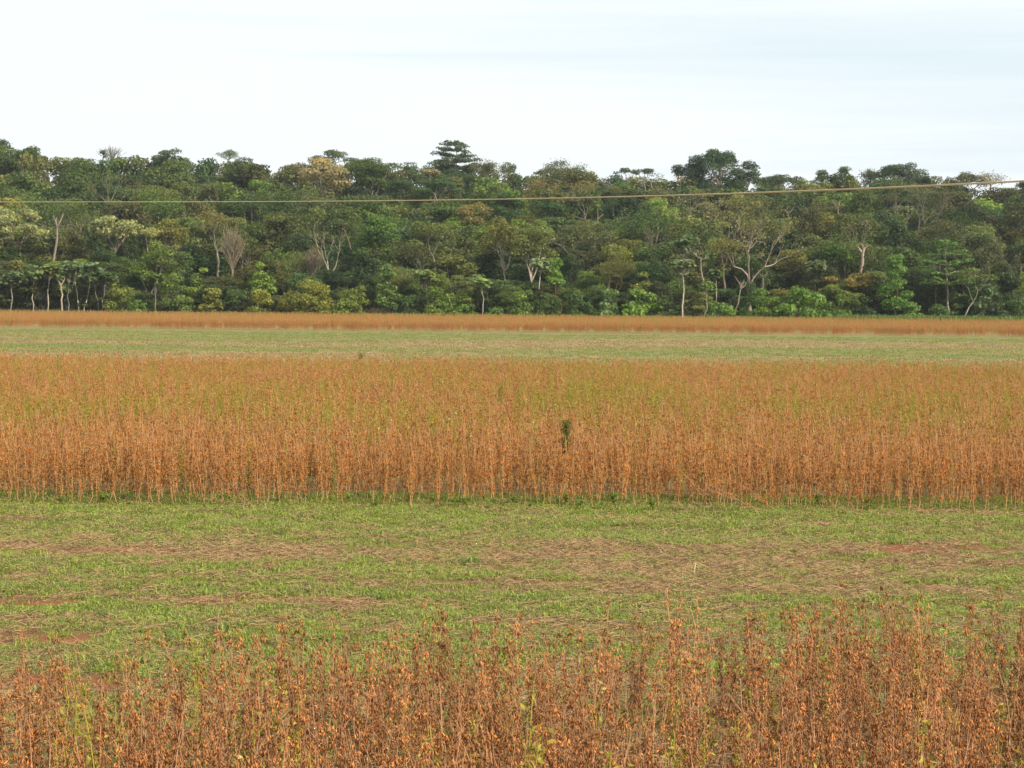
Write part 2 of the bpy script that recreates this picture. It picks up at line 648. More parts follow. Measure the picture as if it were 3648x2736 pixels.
        for s_ in range(stems):
            lx = lean[0] if stems == 1 else (s_ - (stems - 1) / 2) * w * 0.35
            top = np.array([lx, lean[1], fz + ch * 0.25])
            path = limb_path(rng, (lx * 0.15, 0, -0.3), top, 0.05, 6, 0)
            tube(tb, path, list(np.linspace(r0, r0 * 0.6, 7)), 6)
            n2 = max(3, nb // stems)
            for k in range(n2 + 1):
                a = k * 6.283 / n2 + rng.uniform(-0.3, 0.3)
                L = (w / 2 - 0.45) * rng.uniform(0.55, 1.0) / (1 if stems == 1 else 1.3)
                if k == n2:
                    L = 0.2
                st = np.array(path[-1]) * 1.0 - np.array([0, 0, rng.uniform(0, ch * 0.3)])
                end = np.array([lx + math.cos(a) * L, lean[1] + math.sin(a) * L, cb + ch * rng.uniform(0.45, 0.92)])
                mid = (st + end) / 2 + np.array([math.cos(a) * L * 0.22, math.sin(a) * L * 0.22, -0.10 * ch])
                tube(tb, [tuple(st), tuple(mid), tuple(end)], [r0 * 0.45, r0 * 0.36, r0 * 0.22], 5)
                for e2 in [end] + [mid + np.array([0, 0, 0.35 * ch]) + rng.normal(size=3) * 0.25]:
                    m = int(11 * dens)
                    aa = rng.uniform(0, 6.283, m)
                    el = rng.uniform(-0.5, 0.75, m)
                    D = np.stack([np.cos(aa) * np.cos(el), np.sin(aa) * np.cos(el), np.sin(el)], 1)
                    Lf = rng.uniform(0.3, 0.75, m)[:, None]
                    C = e2 + D * Lf
                    N = unit(np.array([0, 0, 1.0]) + D * 0.5 + rng.normal(size=(m, 3)) * 0.3)
                    leaf_quads(cr, rng, C, N, 0.34, 0.30, 0, rng.uniform(0.2, 0.95, m), 0.25)
    elif kind in ('bare', 'sparse'):
        tips = []
        fk = opt.get('fork', cb)
        path = limb_path(rng, (0, 0, -0.3), (lean[0], lean[1], fk), 0.1, 5, 0)
        tube(tb, path, list(np.linspace(r0 * 1.2, r0 * 0.9, 6)), 6)
        nb = opt.get('arms', 3)
        dep = opt.get('depth', 4)
        L0 = (h - fk) * 0.36
        sx = w / max(0.1, (h - fk)) * 0.5
        for k in range(nb):
            a = k * 6.283 / nb + rng.uniform(-0.4, 0.4)
            d = np.array([math.cos(a) * sx, math.sin(a) * sx * 0.8, 0.85])
            branch_rec(tb, rng, path[-1], d, L0, r0 * 0.6, dep, tips, opt.get('spread', 0.42), 0.18, (2, 3) if dep < 4 else (2, 2), 0.74)
        tips = np.array(tips)
        per = opt.get('per', 10 if kind == 'bare' else 55)
        if per > 0 and len(tips):
            k = len(tips) * per
            C = np.repeat(tips, per, axis=0) + rng.normal(size=(k, 3)) * opt.get('tipr', 0.5) * np.array([1, 1, 0.6])
            N = unit(rng.normal(size=(k, 3)) + np.array([0, 0, 0.8]))
            leaf_quads(cr, rng, C, N, leaf[0] * 0.8, leaf[1] * 0.8)
    elif kind == 'broom':
        tube(tb, limb_path(rng, (0, 0, -0.3), (0, 0, cb), 0.05, 4, 0), list(np.linspace(r0, r0 * 0.8, 5)), 5)
        nn = opt.get('twigs', 110)
        ends = []
        for k in range(nn):
            a = rng.uniform(0, 6.283)
            e = rng.uniform(0, 1) ** 0.6
            st = np.array([0, 0, cb * rng.uniform(0.75, 1.0)])
            end = np.array([math.cos(a) * w / 2 * e, math.sin(a) * w / 2 * e, cb + ch * math.sqrt(max(0.05, 1 - 0.75 * e * e)) * rng.uniform(0.7, 1.0)])
            pth = limb_path(rng, st, end, 0.1, 4)
            tube(tb, pth, list(np.linspace(0.05, 0.022, 5)), 3)
            for q in (2, 3):
                e2 = np.array(pth[q]) + (end - st) * 0.3 + rng.normal(size=3) * ch * 0.07
                tube(tb, [pth[q], tuple(e2)], [0.03, 0.018], 3)
            ends.append(end)
        if opt.get('per', 2):
            E = np.repeat(np.array(ends), opt.get('per', 2), axis=0)
            C = E + rng.normal(size=E.shape) * 0.35
            leaf_quads(cr, rng, C, unit(rng.normal(size=E.shape) + np.array([0, 0, .6])), 0.14, 0.09)
    elif kind == 'snag':
        # a dead standing stem with broken forks
        top = np.array([lean[0], lean[1], cb + ch * 0.45])
        path = limb_path(rng, (0, 0, -0.3), top, 0.08, 6, 0)
        tube(tb, path, list(np.linspace(r0, r0 * 0.75, 7)), 6)
        for k in range(opt.get('arms', 3)):
            a = k * 6.283 / opt.get('arms', 3) + rng.uniform(-0.5, 0.5)
            end = top + np.array([math.cos(a) * w / 2, math.sin(a) * w / 3, ch * rng.uniform(0.3, 0.55)])
            pth = limb_path(rng, path[-1], end, 0.3, 4)
            tube(tb, pth, list(np.linspace(r0 * 0.65, r0 * 0.25, 5)), 5)
            e2 = np.array(pth[2]) + np.array([rng.uniform(-0.6, 0.6), rng.uniform(-0.4, 0.4), rng.uniform(0.3, 0.9)])
            tube(tb, [pth[2], tuple(e2)], [r0 * 0.3, r0 * 0.12], 4)
    tm = tb.mesh(kind + '_trunk', [M_BARK], True)
    cm = cr.mesh(kind + '_crown', [M_LEAF]) if cr.n else None
    return tm, cm


DARK = (0.043, 0.068, 0.022)
DEEP = (0.032, 0.058, 0.020)
MID = (0.080, 0.120, 0.028)
OLIVE = (0.085, 0.095, 0.026)
BRIGHT = (0.095, 0.165, 0.030)
LIME = (0.15, 0.22, 0.045)
PALE = (0.185, 0.205, 0.09)
CREAM = (0.20, 0.175, 0.085)
GOLD = (0.13, 0.13, 0.03)
RUST = (0.17, 0.13, 0.035)
GREYG = (0.085, 0.11, 0.065)
SILV = (0.13, 0.17, 0.11)
BROWNG = (0.11, 0.095, 0.05)
BLUE = (0.06, 0.095, 0.065)
B_PALE = (0.34, 0.29, 0.23)
B_TAN = (0.22, 0.17, 0.125)
B_DARK = (0.14, 0.11, 0.08)
B_GREY = (0.33, 0.30, 0.26)

NAMES = {'round': 'broadleaf_tree', 'multi': 'broadleaf_tree', 'umbrella': 'umbrella_tree', 'bush': 'forest_shrub', 'creeper': 'vine_covered_tree',
         'layered': 'tiered_tree', 'cecropia': 'trumpet_tree', 'bare': 'bare_tree', 'sparse': 'sparse_tree', 'broom': 'twiggy_tree', 'snag': 'dead_tree'}

HERO = []   # u, half width px, vtop, vshow, Y


def place(kind, u, vtop, vbot, wpx, Y, col, bark, label, vshow=None, group=None, **opt):
    """a tree standing at distance Y in the direction of picture column u"""
    opt_keep = opt.pop('keep', False)
    ptop = at(u, vtop, Y)
    X = ptop.x
    g = hill(Y)
    h = max(1.5, ptop.z - g)
    m = Y / F_PX
    w = wpx * m
    cbz = 0.0 if vbot is None else max(0.0, at(u, vbot, Y).z - g)
    if kind == 'bush':
        cbz = 0.0
    if 'forkv' in opt:
        opt['fork'] = max(0.3, at(u, opt.pop('forkv'), Y).z - g)
    tm, cm = build_tree_meshes(kind, h, w, cbz, int(u * 13 + vtop * 7 + Y), opt)
    root = empty(NAMES[kind], (X, Y, g))
    tag(root, label, 'shrub' if kind == 'bush' else 'tree', group)
    t = link_mesh('trunk', tm, root)
    t.color = (bark[0] * 0.8, bark[1] * 0.78, bark[2] * 0.75, 1)
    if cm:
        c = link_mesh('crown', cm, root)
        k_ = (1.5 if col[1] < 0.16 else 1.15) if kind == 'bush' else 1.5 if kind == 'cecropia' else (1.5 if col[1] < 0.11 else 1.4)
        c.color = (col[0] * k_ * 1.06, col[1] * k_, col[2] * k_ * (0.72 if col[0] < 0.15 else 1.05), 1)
    HERO.append((u, wpx / 2, vtop, vshow if vshow is not None else (vbot or vtop + 20), Y))
    if Y >= 395 and not opt_keep:
        HERO[-1] = (u, wpx / 2, vtop, vtop + 11, Y)
    return root


# --- skyline trees, left to right
place('round', 4, 138, 152, 24, 425, BLUE, B_DARK, 'ragged dark treetop rising highest in the upper left corner of the forest', 150, dens=0.7)
place('round', 24, 142, 175, 34, 415, DARK, B_DARK, 'tall dark tree with sloping crown second from the left on the skyline', 172)
place('broom', 112, 146, 157, 30, 430, BROWNG, B_GREY, 'faint leafless twiggy crown standing up alone on the left skyline', 156, per=0, twigs=60, keep=True)
place('round', 103, 149, 158, 9, 420, DARK, B_DARK, 'tiny dark pointed treetop beside the leafless crown on the skyline', 156, dens=0.9)
place('umbrella', 172, 148, 172, 36, 415, DARK, B_DARK, 'dark flat topped tree jutting from the skyline left of the distant hazy one', 163, dens=0.9)
place('umbrella', 228, 149, 166, 34, 470, (0.10, 0.14, 0.12), B_GREY, 'distant blue grey umbrella crown seen against the sky with gaps under it', 161, dens=0.55, keep=True)  # pale blue of the distance haze is painted into this crown colour
place('round', 243, 157, 190, 50, 405, DARK, B_DARK, 'wide smooth dark dome below the distant blue grey umbrella crown', 175)
place('umbrella', 332, 149, 172, 44, 430, (0.055, 0.08, 0.05), B_DARK, 'dark arched crown with a sky gap behind the tan flowering tree', 160, dens=0.75)
place('round', 322, 156, 192, 62, 392, CREAM, B_PALE, 'large tan flowering tree with forked pale trunk below the skyline', 197, leaf=(0.26, 0.17), forkv=196, flat=0.45)
place('multi', 370, 153, 190, 66, 396, (0.05, 0.08, 0.02), B_PALE, 'rich green tree with several pale stems right of the tan flowering tree', 199, forkv=200, flat=0.5, keep=True)
place('round', 416, 161, 188, 44, 420, DARK, B_DARK, 'smooth dark round crown on the skyline left of the tiered tree', 176)
place('umbrella', 429, 168, 176, 21, 402, CREAM, B_TAN, 'small flat cap of cream blossom left of the tiered tree', 177)
place('layered', 455, 142, 174, 50, 422, (0.045, 0.072, 0.045), B_GREY, 'tall conifer like tree with level tiers standing above the skyline', 170, tiers=6, dens=1.35, puff=1.25, thick=0.5, top=0.5, leaf=(0.2, 0.12))
place('round', 456, 168, 190, 46, 412, (0.028, 0.05, 0.024), B_DARK, 'broad dark green crown directly beneath the tall tiered tree', 182)
place('sparse', 491, 162, 188, 42, 405, (0.075, 0.085, 0.045), B_PALE, 'greyish thin crown with two pale trunks right of the tiered tree', 188, depth=3, per=80, tipr=0.7)
place('round', 509, 160, 175, 16, 418, (0.06, 0.09, 0.05), B_DARK, 'narrow dark crown at the skyline centre right of the greyish thin crown', 172)
place('sparse', 560, 161, 190, 54, 408, (0.055, 0.075, 0.035), B_PALE, 'wide low dome with pale limbs showing through just right of centre skyline', 184, depth=4, per=60, tipr=0.75)
place('umbrella', 626, 167, 179, 23, 412, (0.05, 0.065, 0.035), B_PALE, 'left one of the two small umbrella crowns on the skyline', 186, dens=0.8, fork=None or 9.0, keep=True)
place('umbrella', 645, 168, 180, 24, 412, (0.05, 0.065, 0.035), B_PALE, 'right one of the two small umbrella crowns on the skyline', 186, dens=0.8, fork=9.0, keep=True)
place('snag', 651, 176, 190, 8, 398, DARK, B_PALE, 'thin white dead stem right of the two small umbrella crowns', 196, r=0.13)
# the big dark tree of several lobes
place('round', 716, 148, 196, 78, 400, (0.030, 0.055, 0.030), B_PALE, 'biggest dark tree on the skyline with lobed crown and pale limbs', 190, puff=1.5, count=46, fork=7.0, dens=1.0, keep=True)
place('round', 719, 145, 172, 30, 399, (0.034, 0.06, 0.032), B_PALE, 'top lobe tree peeking highest inside the biggest dark skyline tree', 164, puff=1.2, fork=9)
place('round', 678, 162, 180, 12, 402, (0.030, 0.055, 0.030), B_PALE, 'small separate dark crown left of the biggest dark skyline tree', 176, puff=0.9)
place('round', 694, 160, 180, 24, 401, (0.030, 0.055, 0.030), B_PALE, 'low dark crown joined to the left flank of the biggest skyline tree', 178, puff=1.0)
place('round', 748, 161, 188, 30, 403, (0.032, 0.055, 0.026), B_PALE, 'sloping dark crown on the right shoulder of the biggest skyline tree', 184, puff=1.2)
place('umbrella', 783, 173, 196, 50, 412, (0.032, 0.05, 0.024), B_DARK, 'low smooth dark dome on the skyline right of the biggest tree', 184)
place('round', 825, 169, 195, 32, 415, DARK, B_DARK, 'left lower peak of the dark twin peaked skyline trees', 184, puff=1.1)
place('round', 843, 164, 195, 28, 414, DARK, B_DARK, 'right higher peak of the dark twin peaked skyline trees', 184, puff=1.1)
place('sparse', 871, 171, 185, 26, 418, (0.05, 0.06, 0.035), B_DARK, 'ragged spiky crown between the twin peaks and the big domed crown', 182, depth=3, per=50, tipr=0.5)
place('round', 904, 161, 190, 52, 412, (0.028, 0.052, 0.022), B_PALE, 'smooth domed dark crown highest on the right skyline', 186, puff=1.3, fork=8.5)
place('round', 927, 174, 188, 18, 411, (0.03, 0.05, 0.022), B_DARK, 'small dark crown tucked under the right side of the big dome', 186, puff=1.0)
place('round', 966, 170, 196, 42, 410, (0.06, 0.065, 0.03), B_DARK, 'olive rounded crown on the far right skyline crossed by the cables', 186)
place('sparse', 991, 171, 186, 44, 408, (0.12, 0.10, 0.055), B_PALE, 'brownish see through twiggy dome on the far right skyline', 190, depth=4, per=22, tipr=0.7)
place('round', 1024, 179, 200, 18, 405, DEEP, B_DARK, 'dark crown cut by the right edge of the photo at skyline height', 190)

# --- upper slope
place('bare', 114, 176, 203, 34, 352, (0.09, 0.095, 0.045), B_PALE, 'leafless pale candelabra tree on the upper left slope above the cables', 203, depth=4, per=8, fork=6.5, spread=0.3)
place('round', 152, 185, 205, 54, 345, OLIVE, B_DARK, 'broad olive dome right of the pale candelabra tree', 202)
place('round', 182, 180, 200, 30, 360, (0.07, 0.085, 0.03), B_DARK, 'olive green crown between the broad olive dome and the dark trees', 194)
place('sparse', 213, 182, 205, 36, 352, (0.07, 0.09, 0.05), B_TAN, 'thin grey green crown with yellow leaves above the cables at left', 203, depth=3, per=60)
place('round', 260, 179, 196, 24, 372, BRIGHT, B_TAN, 'small vivid green crown left of the tan flowering tree', 194)
place('multi', 437, 176, 196, 52, 375, (0.035, 0.065, 0.026), B_GREY, 'dark green wide tree in front of the tiered skyline tree', 196, flat=0.45)
place('round', 400, 178, 196, 34, 380, (0.034, 0.062, 0.024), B_GREY, 'dark green tree right of the rich green multi stemmed one', 192)
place('round', 504, 189, 222, 44, 335, (0.022, 0.05, 0.016), B_DARK, 'very dark glossy tree behind the cables at the centre', 220)
place('round', 546, 196, 216, 38, 338, (0.026, 0.058, 0.018), B_DARK, 'dark green broad crown just right of centre under the cables', 213)
place('sparse', 540, 180, 195, 36, 372, (0.14, 0.12, 0.07), B_TAN, 'brownish hazy crown above the cables right of centre', 192, depth=4, per=26)
place('round', 474, 201, 225, 36, 332, (0.12, 0.105, 0.045), B_TAN, 'brown green crown under the cables left of the very dark tree', 221)
place('sparse', 590, 182, 222, 44, 350, (0.12, 0.105, 0.06), B_PALE, 'leafless spreading tree with bright limbs right of centre on the upper slope', 221, depth=4, per=22, fork=5)
place('round', 626, 178, 200, 46, 378, (0.055, 0.095, 0.03), B_GREY, 'fresh green round crown below the two small umbrella crowns', 192)
place('round', 626, 192, 226, 56, 340, (0.024, 0.048, 0.024), B_GREY, 'large blue dark drooping crown crossed by the cables right of centre', 224, puff=1.1)
place('round', 658, 197, 224, 22, 330, LIME, B_GREY, 'narrow yellow green crown right of the blue dark drooping one', 222, dens=0.85)
place('bare', 680, 184, 216, 34, 348, BROWNG, B_PALE, 'bare V shaped pale trunks below the biggest skyline tree', 216, depth=4, per=14, fork=4.0, arms=2, spread=0.25)
place('sparse', 707, 200, 220, 34, 342, (0.15, 0.15, 0.075), B_PALE, 'small pale branched tree with thin beige crown right of the V shaped trunks', 220, depth=4, per=20, fork=3.5)
place('sparse', 740, 199, 222, 36, 338, (0.12, 0.125, 0.055), B_TAN, 'beige green thin crown right of the small pale branched tree', 218, depth=4, per=30)
place('layered', 768, 190, 215, 60, 358, (0.045, 0.075, 0.026), B_DARK, 'spreading green tree with level branches on the right upper slope', 212, tiers=4)
place('bare', 901, 184, 209, 34, 345, (0.06, 0.07, 0.035), B_PALE, 'forked white limbs in a thin crown below the domed skyline tree', 209, depth=4, per=26, fork=5.5)
place('bare', 925, 188, 211, 36, 340, (0.06, 0.065, 0.035), B_PALE, 'wide V of white limbs right of the forked ones on the right slope', 211, depth=3, per=30, fork=4.5, arms=3)
place('snag', 838, 198, 218, 5, 335, DARK, B_PALE, 'straight white dead stub on the right slope', 218, r=0.16, arms=2)
place('snag', 788, 209, 217, 10, 330, DARK, B_PALE, 'short broken white fork on the right slope near the cables', 216, r=0.14, arms=2)
place('round', 970, 200, 232, 60, 330, (0.035, 0.045, 0.022), B_DARK, 'big brownish dark crown under the right end of the cables', 226)

# --- middle of the slope
place('round', 20, 203, 246, 62, 285, PALE, B_TAN, 'huge pale cream blossoming tree at the left edge of the forest', 262, flat=0.5, leaf=(0.25, 0.17), puff=1.15)
place('snag', 57, 212, 240, 12, 284, DARK, B_PALE, 'tall pale forked trunk beside the huge cream blossoming tree', 266, r=0.22, arms=3)
place('round', 58, 196, 216, 34, 322, (0.045, 0.06, 0.03), B_TAN, 'dark crown with pinkish limbs above the tall pale forked trunk', 212)
place('sparse', 79, 206, 222, 20, 310, (0.05, 0.07, 0.03), B_PALE, 'small vase shaped grey trunk between the two cream blossoming trees', 230, depth=3, per=30, fork=5)
place('round', 115, 214, 240, 62, 290, PALE, B_PALE, 'cream yellow blossoming tree with short forked trunk at left', 262, flat=0.5, forkv=252, r=0.22, leaf=(0.25, 0.17), puff=0.95)
place('umbrella', 146, 226, 244, 30, 288, (0.20, 0.21, 0.07), B_PALE, 'pale lower lobe tree on the right side of the cream yellow tree', 246)
place('round', 171, 218, 246, 46, 292, (0.095, 0.10, 0.03), B_TAN, 'orange tinged olive crown right of the cream yellow tree', 243)
place('round', 156, 238, 292, 48, 272, MID, B_PALE, 'dense mid green round tree standing above pale trunks at left', 300, fork=4.0)
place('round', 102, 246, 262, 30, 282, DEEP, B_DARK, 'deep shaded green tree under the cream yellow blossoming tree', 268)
place('sparse', 217, 216, 252, 38, 283, (0.13, 0.12, 0.055), B_PALE, 'tall straight pale trunk with thin brownish crown left of the twiggy tree', 282, depth=4, per=22, fork=7.0, r=0.17)
place('broom', 232, 228, 262, 26, 279, BROWNG, (0.42, 0.35, 0.24), 'fan shaped twiggy grey brown tree with no leaves', 268, twigs=130, per=1)
place('round', 250, 222, 250, 30, 296, (0.065, 0.10, 0.03), B_DARK, 'fresh green crown right of the fan shaped twiggy tree', 244)
place('round', 288, 207, 246, 62, 298, (0.058, 0.075, 0.026), B_TAN, 'wide dull green tree left of the white forked tree', 250)
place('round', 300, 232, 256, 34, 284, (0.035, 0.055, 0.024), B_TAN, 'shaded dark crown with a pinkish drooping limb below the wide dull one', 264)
place('broom', 313, 247, 272, 22, 277, BROWNG, (0.36, 0.30, 0.2), 'small brown leafless thicket tree left of the white forked tree', 276, per=1, twigs=90)
place('bare', 330, 228, 262, 40, 274, (0.055, 0.075, 0.03), (0.62, 0.54, 0.42), 'white forked tree with one limb sweeping right above the yellow shrubs', 276, depth=4, per=5, fork=4.6, arms=3, spread=0.3, r=0.14)
place('round', 374, 200, 222, 36, 318, (0.10, 0.15, 0.04), B_DARK, 'light green leafy crown just under the cables left of centre', 218)
place('creeper', 378, 214, 262, 60, 286, (0.055, 0.105, 0.026), B_DARK, 'broad green vine draped mound of a tree left of centre', 258, puff=1.1)
place('round', 345, 206, 232, 32, 300, (0.06, 0.085, 0.03), B_TAN, 'dull green crown between the wide dull tree and the vine draped mound', 232)
place('round', 424, 216, 250, 44, 290, (0.075, 0.105, 0.03), B_DARK, 'yellowish green bushy crown right of the vine draped mound', 246)
place('bare', 440, 224, 252, 22, 278, (0.07, 0.085, 0.03), B_PALE, 'slender bent white trunk leaning left near the centre', 273, depth=3, per=24, fork=7.0, lean=(-0.9, 0), arms=2, r=0.12)
place('round', 466, 222, 256, 34, 288, (0.07, 0.095, 0.028), B_DARK, 'mid green crown between the bent white trunk and the centre', 250)
place('round', 504, 214, 258, 50, 278, (0.095, 0.10, 0.026), (0.58, 0.50, 0.40), 'golden olive tree at the centre with white Y shaped trunk', 284, fork=5.0, r=0.17)
place('round', 532, 222, 262, 46, 273, (0.085, 0.10, 0.03), (0.58, 0.48, 0.38), 'olive tree right of centre with single white trunk and side limb', 284, fork=4.2, r=0.20)
place('sparse', 572, 226, 252, 40, 290, (0.07, 0.08, 0.04), B_PALE, 'grey green thin crown with several white stems right of centre', 254, depth=4, per=34, fork=5)
place('round', 596, 222, 262, 38, 286, (0.055, 0.07, 0.03), B_DARK, 'dull dark crown right of the thin crown with white stems', 256)
place('round', 618, 240, 268, 40, 278, (0.115, 0.135, 0.032), B_DARK, 'yellow green bulging crown right of the dull dark one', 266)
place('bare', 655, 222, 238, 26, 300, DARK, B_PALE, 'white curved fork among dark crowns right of the blue dark tree', 238, depth=3, per=10, fork=5)
place('cecropia', 685, 234, 262, 32, 272, (0.075, 0.115, 0.07), B_GREY, 'grey green umbrella leaved crown with broken fork above the tall thin tree', 262, arms=9, dens=1.6)
place('snag', 701, 250, 266, 14, 270, DARK, (0.6, 0.5, 0.42), 'broken white forked snag beside the umbrella leaved crown', 276, r=0.13, arms=3)
place('creeper', 712, 236, 262, 18, 276, (0.08, 0.14, 0.06), B_DARK, 'palm green feathery clump right of the umbrella leaved crown', 256)
place('bare', 752, 216, 264, 96, 270, (0.14, 0.14, 0.065), (0.50, 0.40, 0.32), 'huge half bare tree with a wide net of twigs on the right', 294, depth=5, per=9, fork=4.0, arms=4, r=0.24, spread=0.48, lean=(-0.3, 0))
place('sparse', 724, 240, 268, 24, 268, (0.12, 0.125, 0.05), B_TAN, 'beige thin crown on the left flank of the huge half bare tree', 266, depth=3, per=30)
place('round', 795, 246, 272, 26, 274, (0.11, 0.115, 0.03), B_TAN, 'golden tinged narrow crown right of the huge half bare tree', 270)
place('round', 838, 242, 270, 34, 276, (0.06, 0.12, 0.026), B_DARK, 'vivid green crown left of the gnarled white trunk', 266)
place('bare', 857, 222, 243, 26, 296, BROWNG, B_PALE, 'small bare pinkish white tree on the right middle slope', 245, depth=4, per=4, fork=6, spread=0.35)
place('snag', 863, 244, 262, 14, 272, DARK, (0.60, 0.47, 0.38), 'gnarled white trunk with raised broken arms on the right', 276, r=0.24, arms=4)
place('round', 900, 218, 262, 40, 290, (0.028, 0.05, 0.022), B_DARK, 'tall very dark crown mass on the right middle slope', 250)
place('sparse', 940, 222, 250, 44, 292, (0.06, 0.065, 0.035), B_TAN, 'dull brown grey crown above the tiered umbrella tree', 244, depth=4, per=50)
place('round', 985, 232, 268, 44, 282, (0.04, 0.055, 0.024), B_PALE, 'dark crown on pale thin trunks near the right edge', 276, fork=5, r=0.14)
place('bare', 1017, 236, 262, 26, 274, (0.06, 0.065, 0.035), B_PALE, 'two curved white stems at the right edge of the photo', 274, depth=3, per=26, fork=4.0, arms=2)

# --- forest edge
place('cecropia', 12, 272, 290, 30, 260, (0.07, 0.10, 0.065), B_GREY, 'low blue green umbrella leaved tree first from the left edge', 308, arms=7, dens=1.8)
place('cecropia', 34, 270, 286, 24, 261, (0.075, 0.11, 0.055), (0.55, 0.5, 0.4), 'slim pale stemmed umbrella leaved tree second from the left edge', 308, arms=6, dens=1.7, r=0.085)
place('cecropia', 47, 266, 284, 26, 261.5, (0.095, 0.125, 0.045), (0.6, 0.54, 0.42), 'olive umbrella leaved tree with slightly leaning white stem third from the left', 308, arms=6, dens=1.7, r=0.10, lean=(0.3, 0))
place('snag', 61, 276, 292, 8, 260.5, DARK, (0.55, 0.47, 0.38), 'thick pale stub between the umbrella leaved trees at left', 308, r=0.14, arms=2)
place('cecropia', 70, 262, 284, 22, 261, (0.08, 0.115, 0.07), B_GREY, 'thin straight stem with silvery crown left of the forked umbrella leaved tree', 308, arms=6, dens=1.6, r=0.07)
place('cecropia', 82, 262, 286, 40, 261, (0.085, 0.125, 0.085), (0.62, 0.57, 0.46), 'silvery umbrella leaved tree forked from the ground into two white stems', 308, arms=10, stems=2, dens=1.6, r=0.09)
place('cecropia', 100, 272, 290, 28, 260, (0.055, 0.085, 0.05), B_GREY, 'dark umbrella leaved tree with splayed grey stems left of the yellow green shrub', 308, arms=8, stems=2, dens=1.8, r=0.07)
place('bush', 121, 279, None, 32, 258, (0.10, 0.125, 0.03), B_TAN, 'yellow green sloping shrub right of the umbrella leaved trees', 309)
place('bush', 140, 294, None, 18, 257, (0.08, 0.16, 0.035), B_TAN, 'small fresh green bush at the foot of the dense mid green tree', 309)
place('cecropia', 156, 276, 290, 20, 259, (0.06, 0.09, 0.03), B_PALE, 'thin white stemmed small tree under the dense mid green round tree', 308, arms=5, dens=1.6, r=0.08)
place('bush', 176, 270, None, 36, 260, (0.075, 0.11, 0.035), B_TAN, 'leafy medium green shrub left of the lime tipped one', 309)
place('bush', 198, 261, None, 30, 264, (0.12, 0.18, 0.04), B_TAN, 'lime tipped leafy shrub tree left of the shaded shrubs', 290)
place('bush', 212, 284, None, 26, 258, (0.12, 0.13, 0.035), B_TAN, 'shrub with yellow tips left of the large dark shrub', 309)
place('bush', 240, 281, None, 40, 259, (0.045, 0.07, 0.022), B_TAN, 'large dark green shrub at the forest edge with a beige dead branch', 309)
place('bush', 262, 259, None, 30, 264, (0.09, 0.15, 0.03), B_TAN, 'tall bright green shrub left of the golden dome', 300)
place('bush', 259, 284, None, 26, 257.5, (0.13, 0.14, 0.03), B_TAN, 'golden green shrub squeezed left of the golden dome', 309)
place('bush', 306, 271, None, 58, 258, (0.120, 0.130, 0.028), B_TAN, 'widest golden yellow domed shrub at the forest edge', 309, leaf=(0.17, 0.12))
place('bush', 352, 276, None, 40, 259, (0.09, 0.12, 0.028), B_TAN, 'yellow green domed shrub right of the widest golden one', 309)
place('bush', 339, 293, None, 26, 257, (0.10, 0.14, 0.03), B_TAN, 'low green shrub between the two golden domes', 309)
place('creeper', 387, 262, 308, 30, 259, (0.075, 0.125, 0.035), B_DARK, 'vine covered green column right of the yellow green dome', 309, puff=0.7)
place('bush', 405, 288, None, 26, 258, (0.04, 0.07, 0.024), B_TAN, 'dark low shrub right of the vine covered column', 309)
place('cecropia', 426, 271, 290, 26, 261, (0.12, 0.16, 0.08), B_TAN, 'pale green rosette leaved shrub tree left of centre', 300, arms=7, dens=1.9)
place('bush', 436, 284, None, 22, 258, (0.115, 0.17, 0.035), B_TAN, 'bright green narrow shrub under the pale green rosette leaved tree', 309)
place('bush', 460, 286, None, 36, 258, (0.09, 0.15, 0.035), B_TAN, 'fresh green shrub left of the small white stemmed umbrella tree', 310)
place('cecropia', 482, 279, 290, 21, 257.5, (0.13, 0.19, 0.085), (0.6, 0.58, 0.44), 'small light green umbrella leaved tree on a thin white stem near the centre', 308, arms=6, dens=1.7, r=0.06)
place('bush', 494, 300, None, 20, 256.5, (0.06, 0.11, 0.03), B_TAN, 'tiny round green bush right of the small white stemmed tree', 310)
place('bush', 520, 282, None, 28, 258, (0.075, 0.125, 0.032), B_TAN, 'green shrub with yellow right side under the olive tree with white trunk', 311)
place('cecropia', 541, 259, 276, 28, 266, (0.13, 0.17, 0.12), (0.6, 0.55, 0.46), 'silvery crowned tree on a thin white stem right of centre', 292, arms=7, dens=1.7, r=0.09)
place('creeper', 557, 257, 290, 26, 262, (0.095, 0.165, 0.04), B_DARK, 'bright green vine covered tree right of the silvery crowned one', 288, puff=0.7)
place('bush', 548, 290, None, 30, 257.5, (0.045, 0.075, 0.022), B_TAN, 'dark shrub at the forest edge under the silvery crowned tree', 311)
place('bush', 580, 286, None, 34, 258, (0.04, 0.075, 0.02), B_TAN, 'round dark green shrub right of centre at the forest edge', 312)
place('bush', 600, 275, None, 34, 262, (0.06, 0.095, 0.03), B_TAN, 'dull green shrub behind the round dark one', 290)
place('bush', 611, 283, None, 24, 258.5, (0.095, 0.15, 0.06), B_TAN, 'grey green large leaved shrub left of the brightest bush', 312, leaf=(0.3, 0.2))
place('bush', 641, 281, None, 36, 258, (0.13, 0.22, 0.04), B_TAN, 'brightest lime green bush at the forest edge right of centre', 312, leaf=(0.26, 0.18))
place('bush', 641, 266, None, 30, 264, (0.12, 0.14, 0.035), B_TAN, 'golden green shrub tree above the brightest lime bush', 282)
place('bush', 664, 290, None, 26, 258, (0.04, 0.07, 0.024), B_TAN, 'dark shrub left of the tall thin white stemmed tree', 312)
place('cecropia', 683, 258, 282, 26, 257.5, (0.10, 0.13, 0.085), (0.68, 0.62, 0.48), 'tallest thin white stemmed tree at the forest edge with greyish crown', 313, arms=8, dens=1.5, r=0.11)
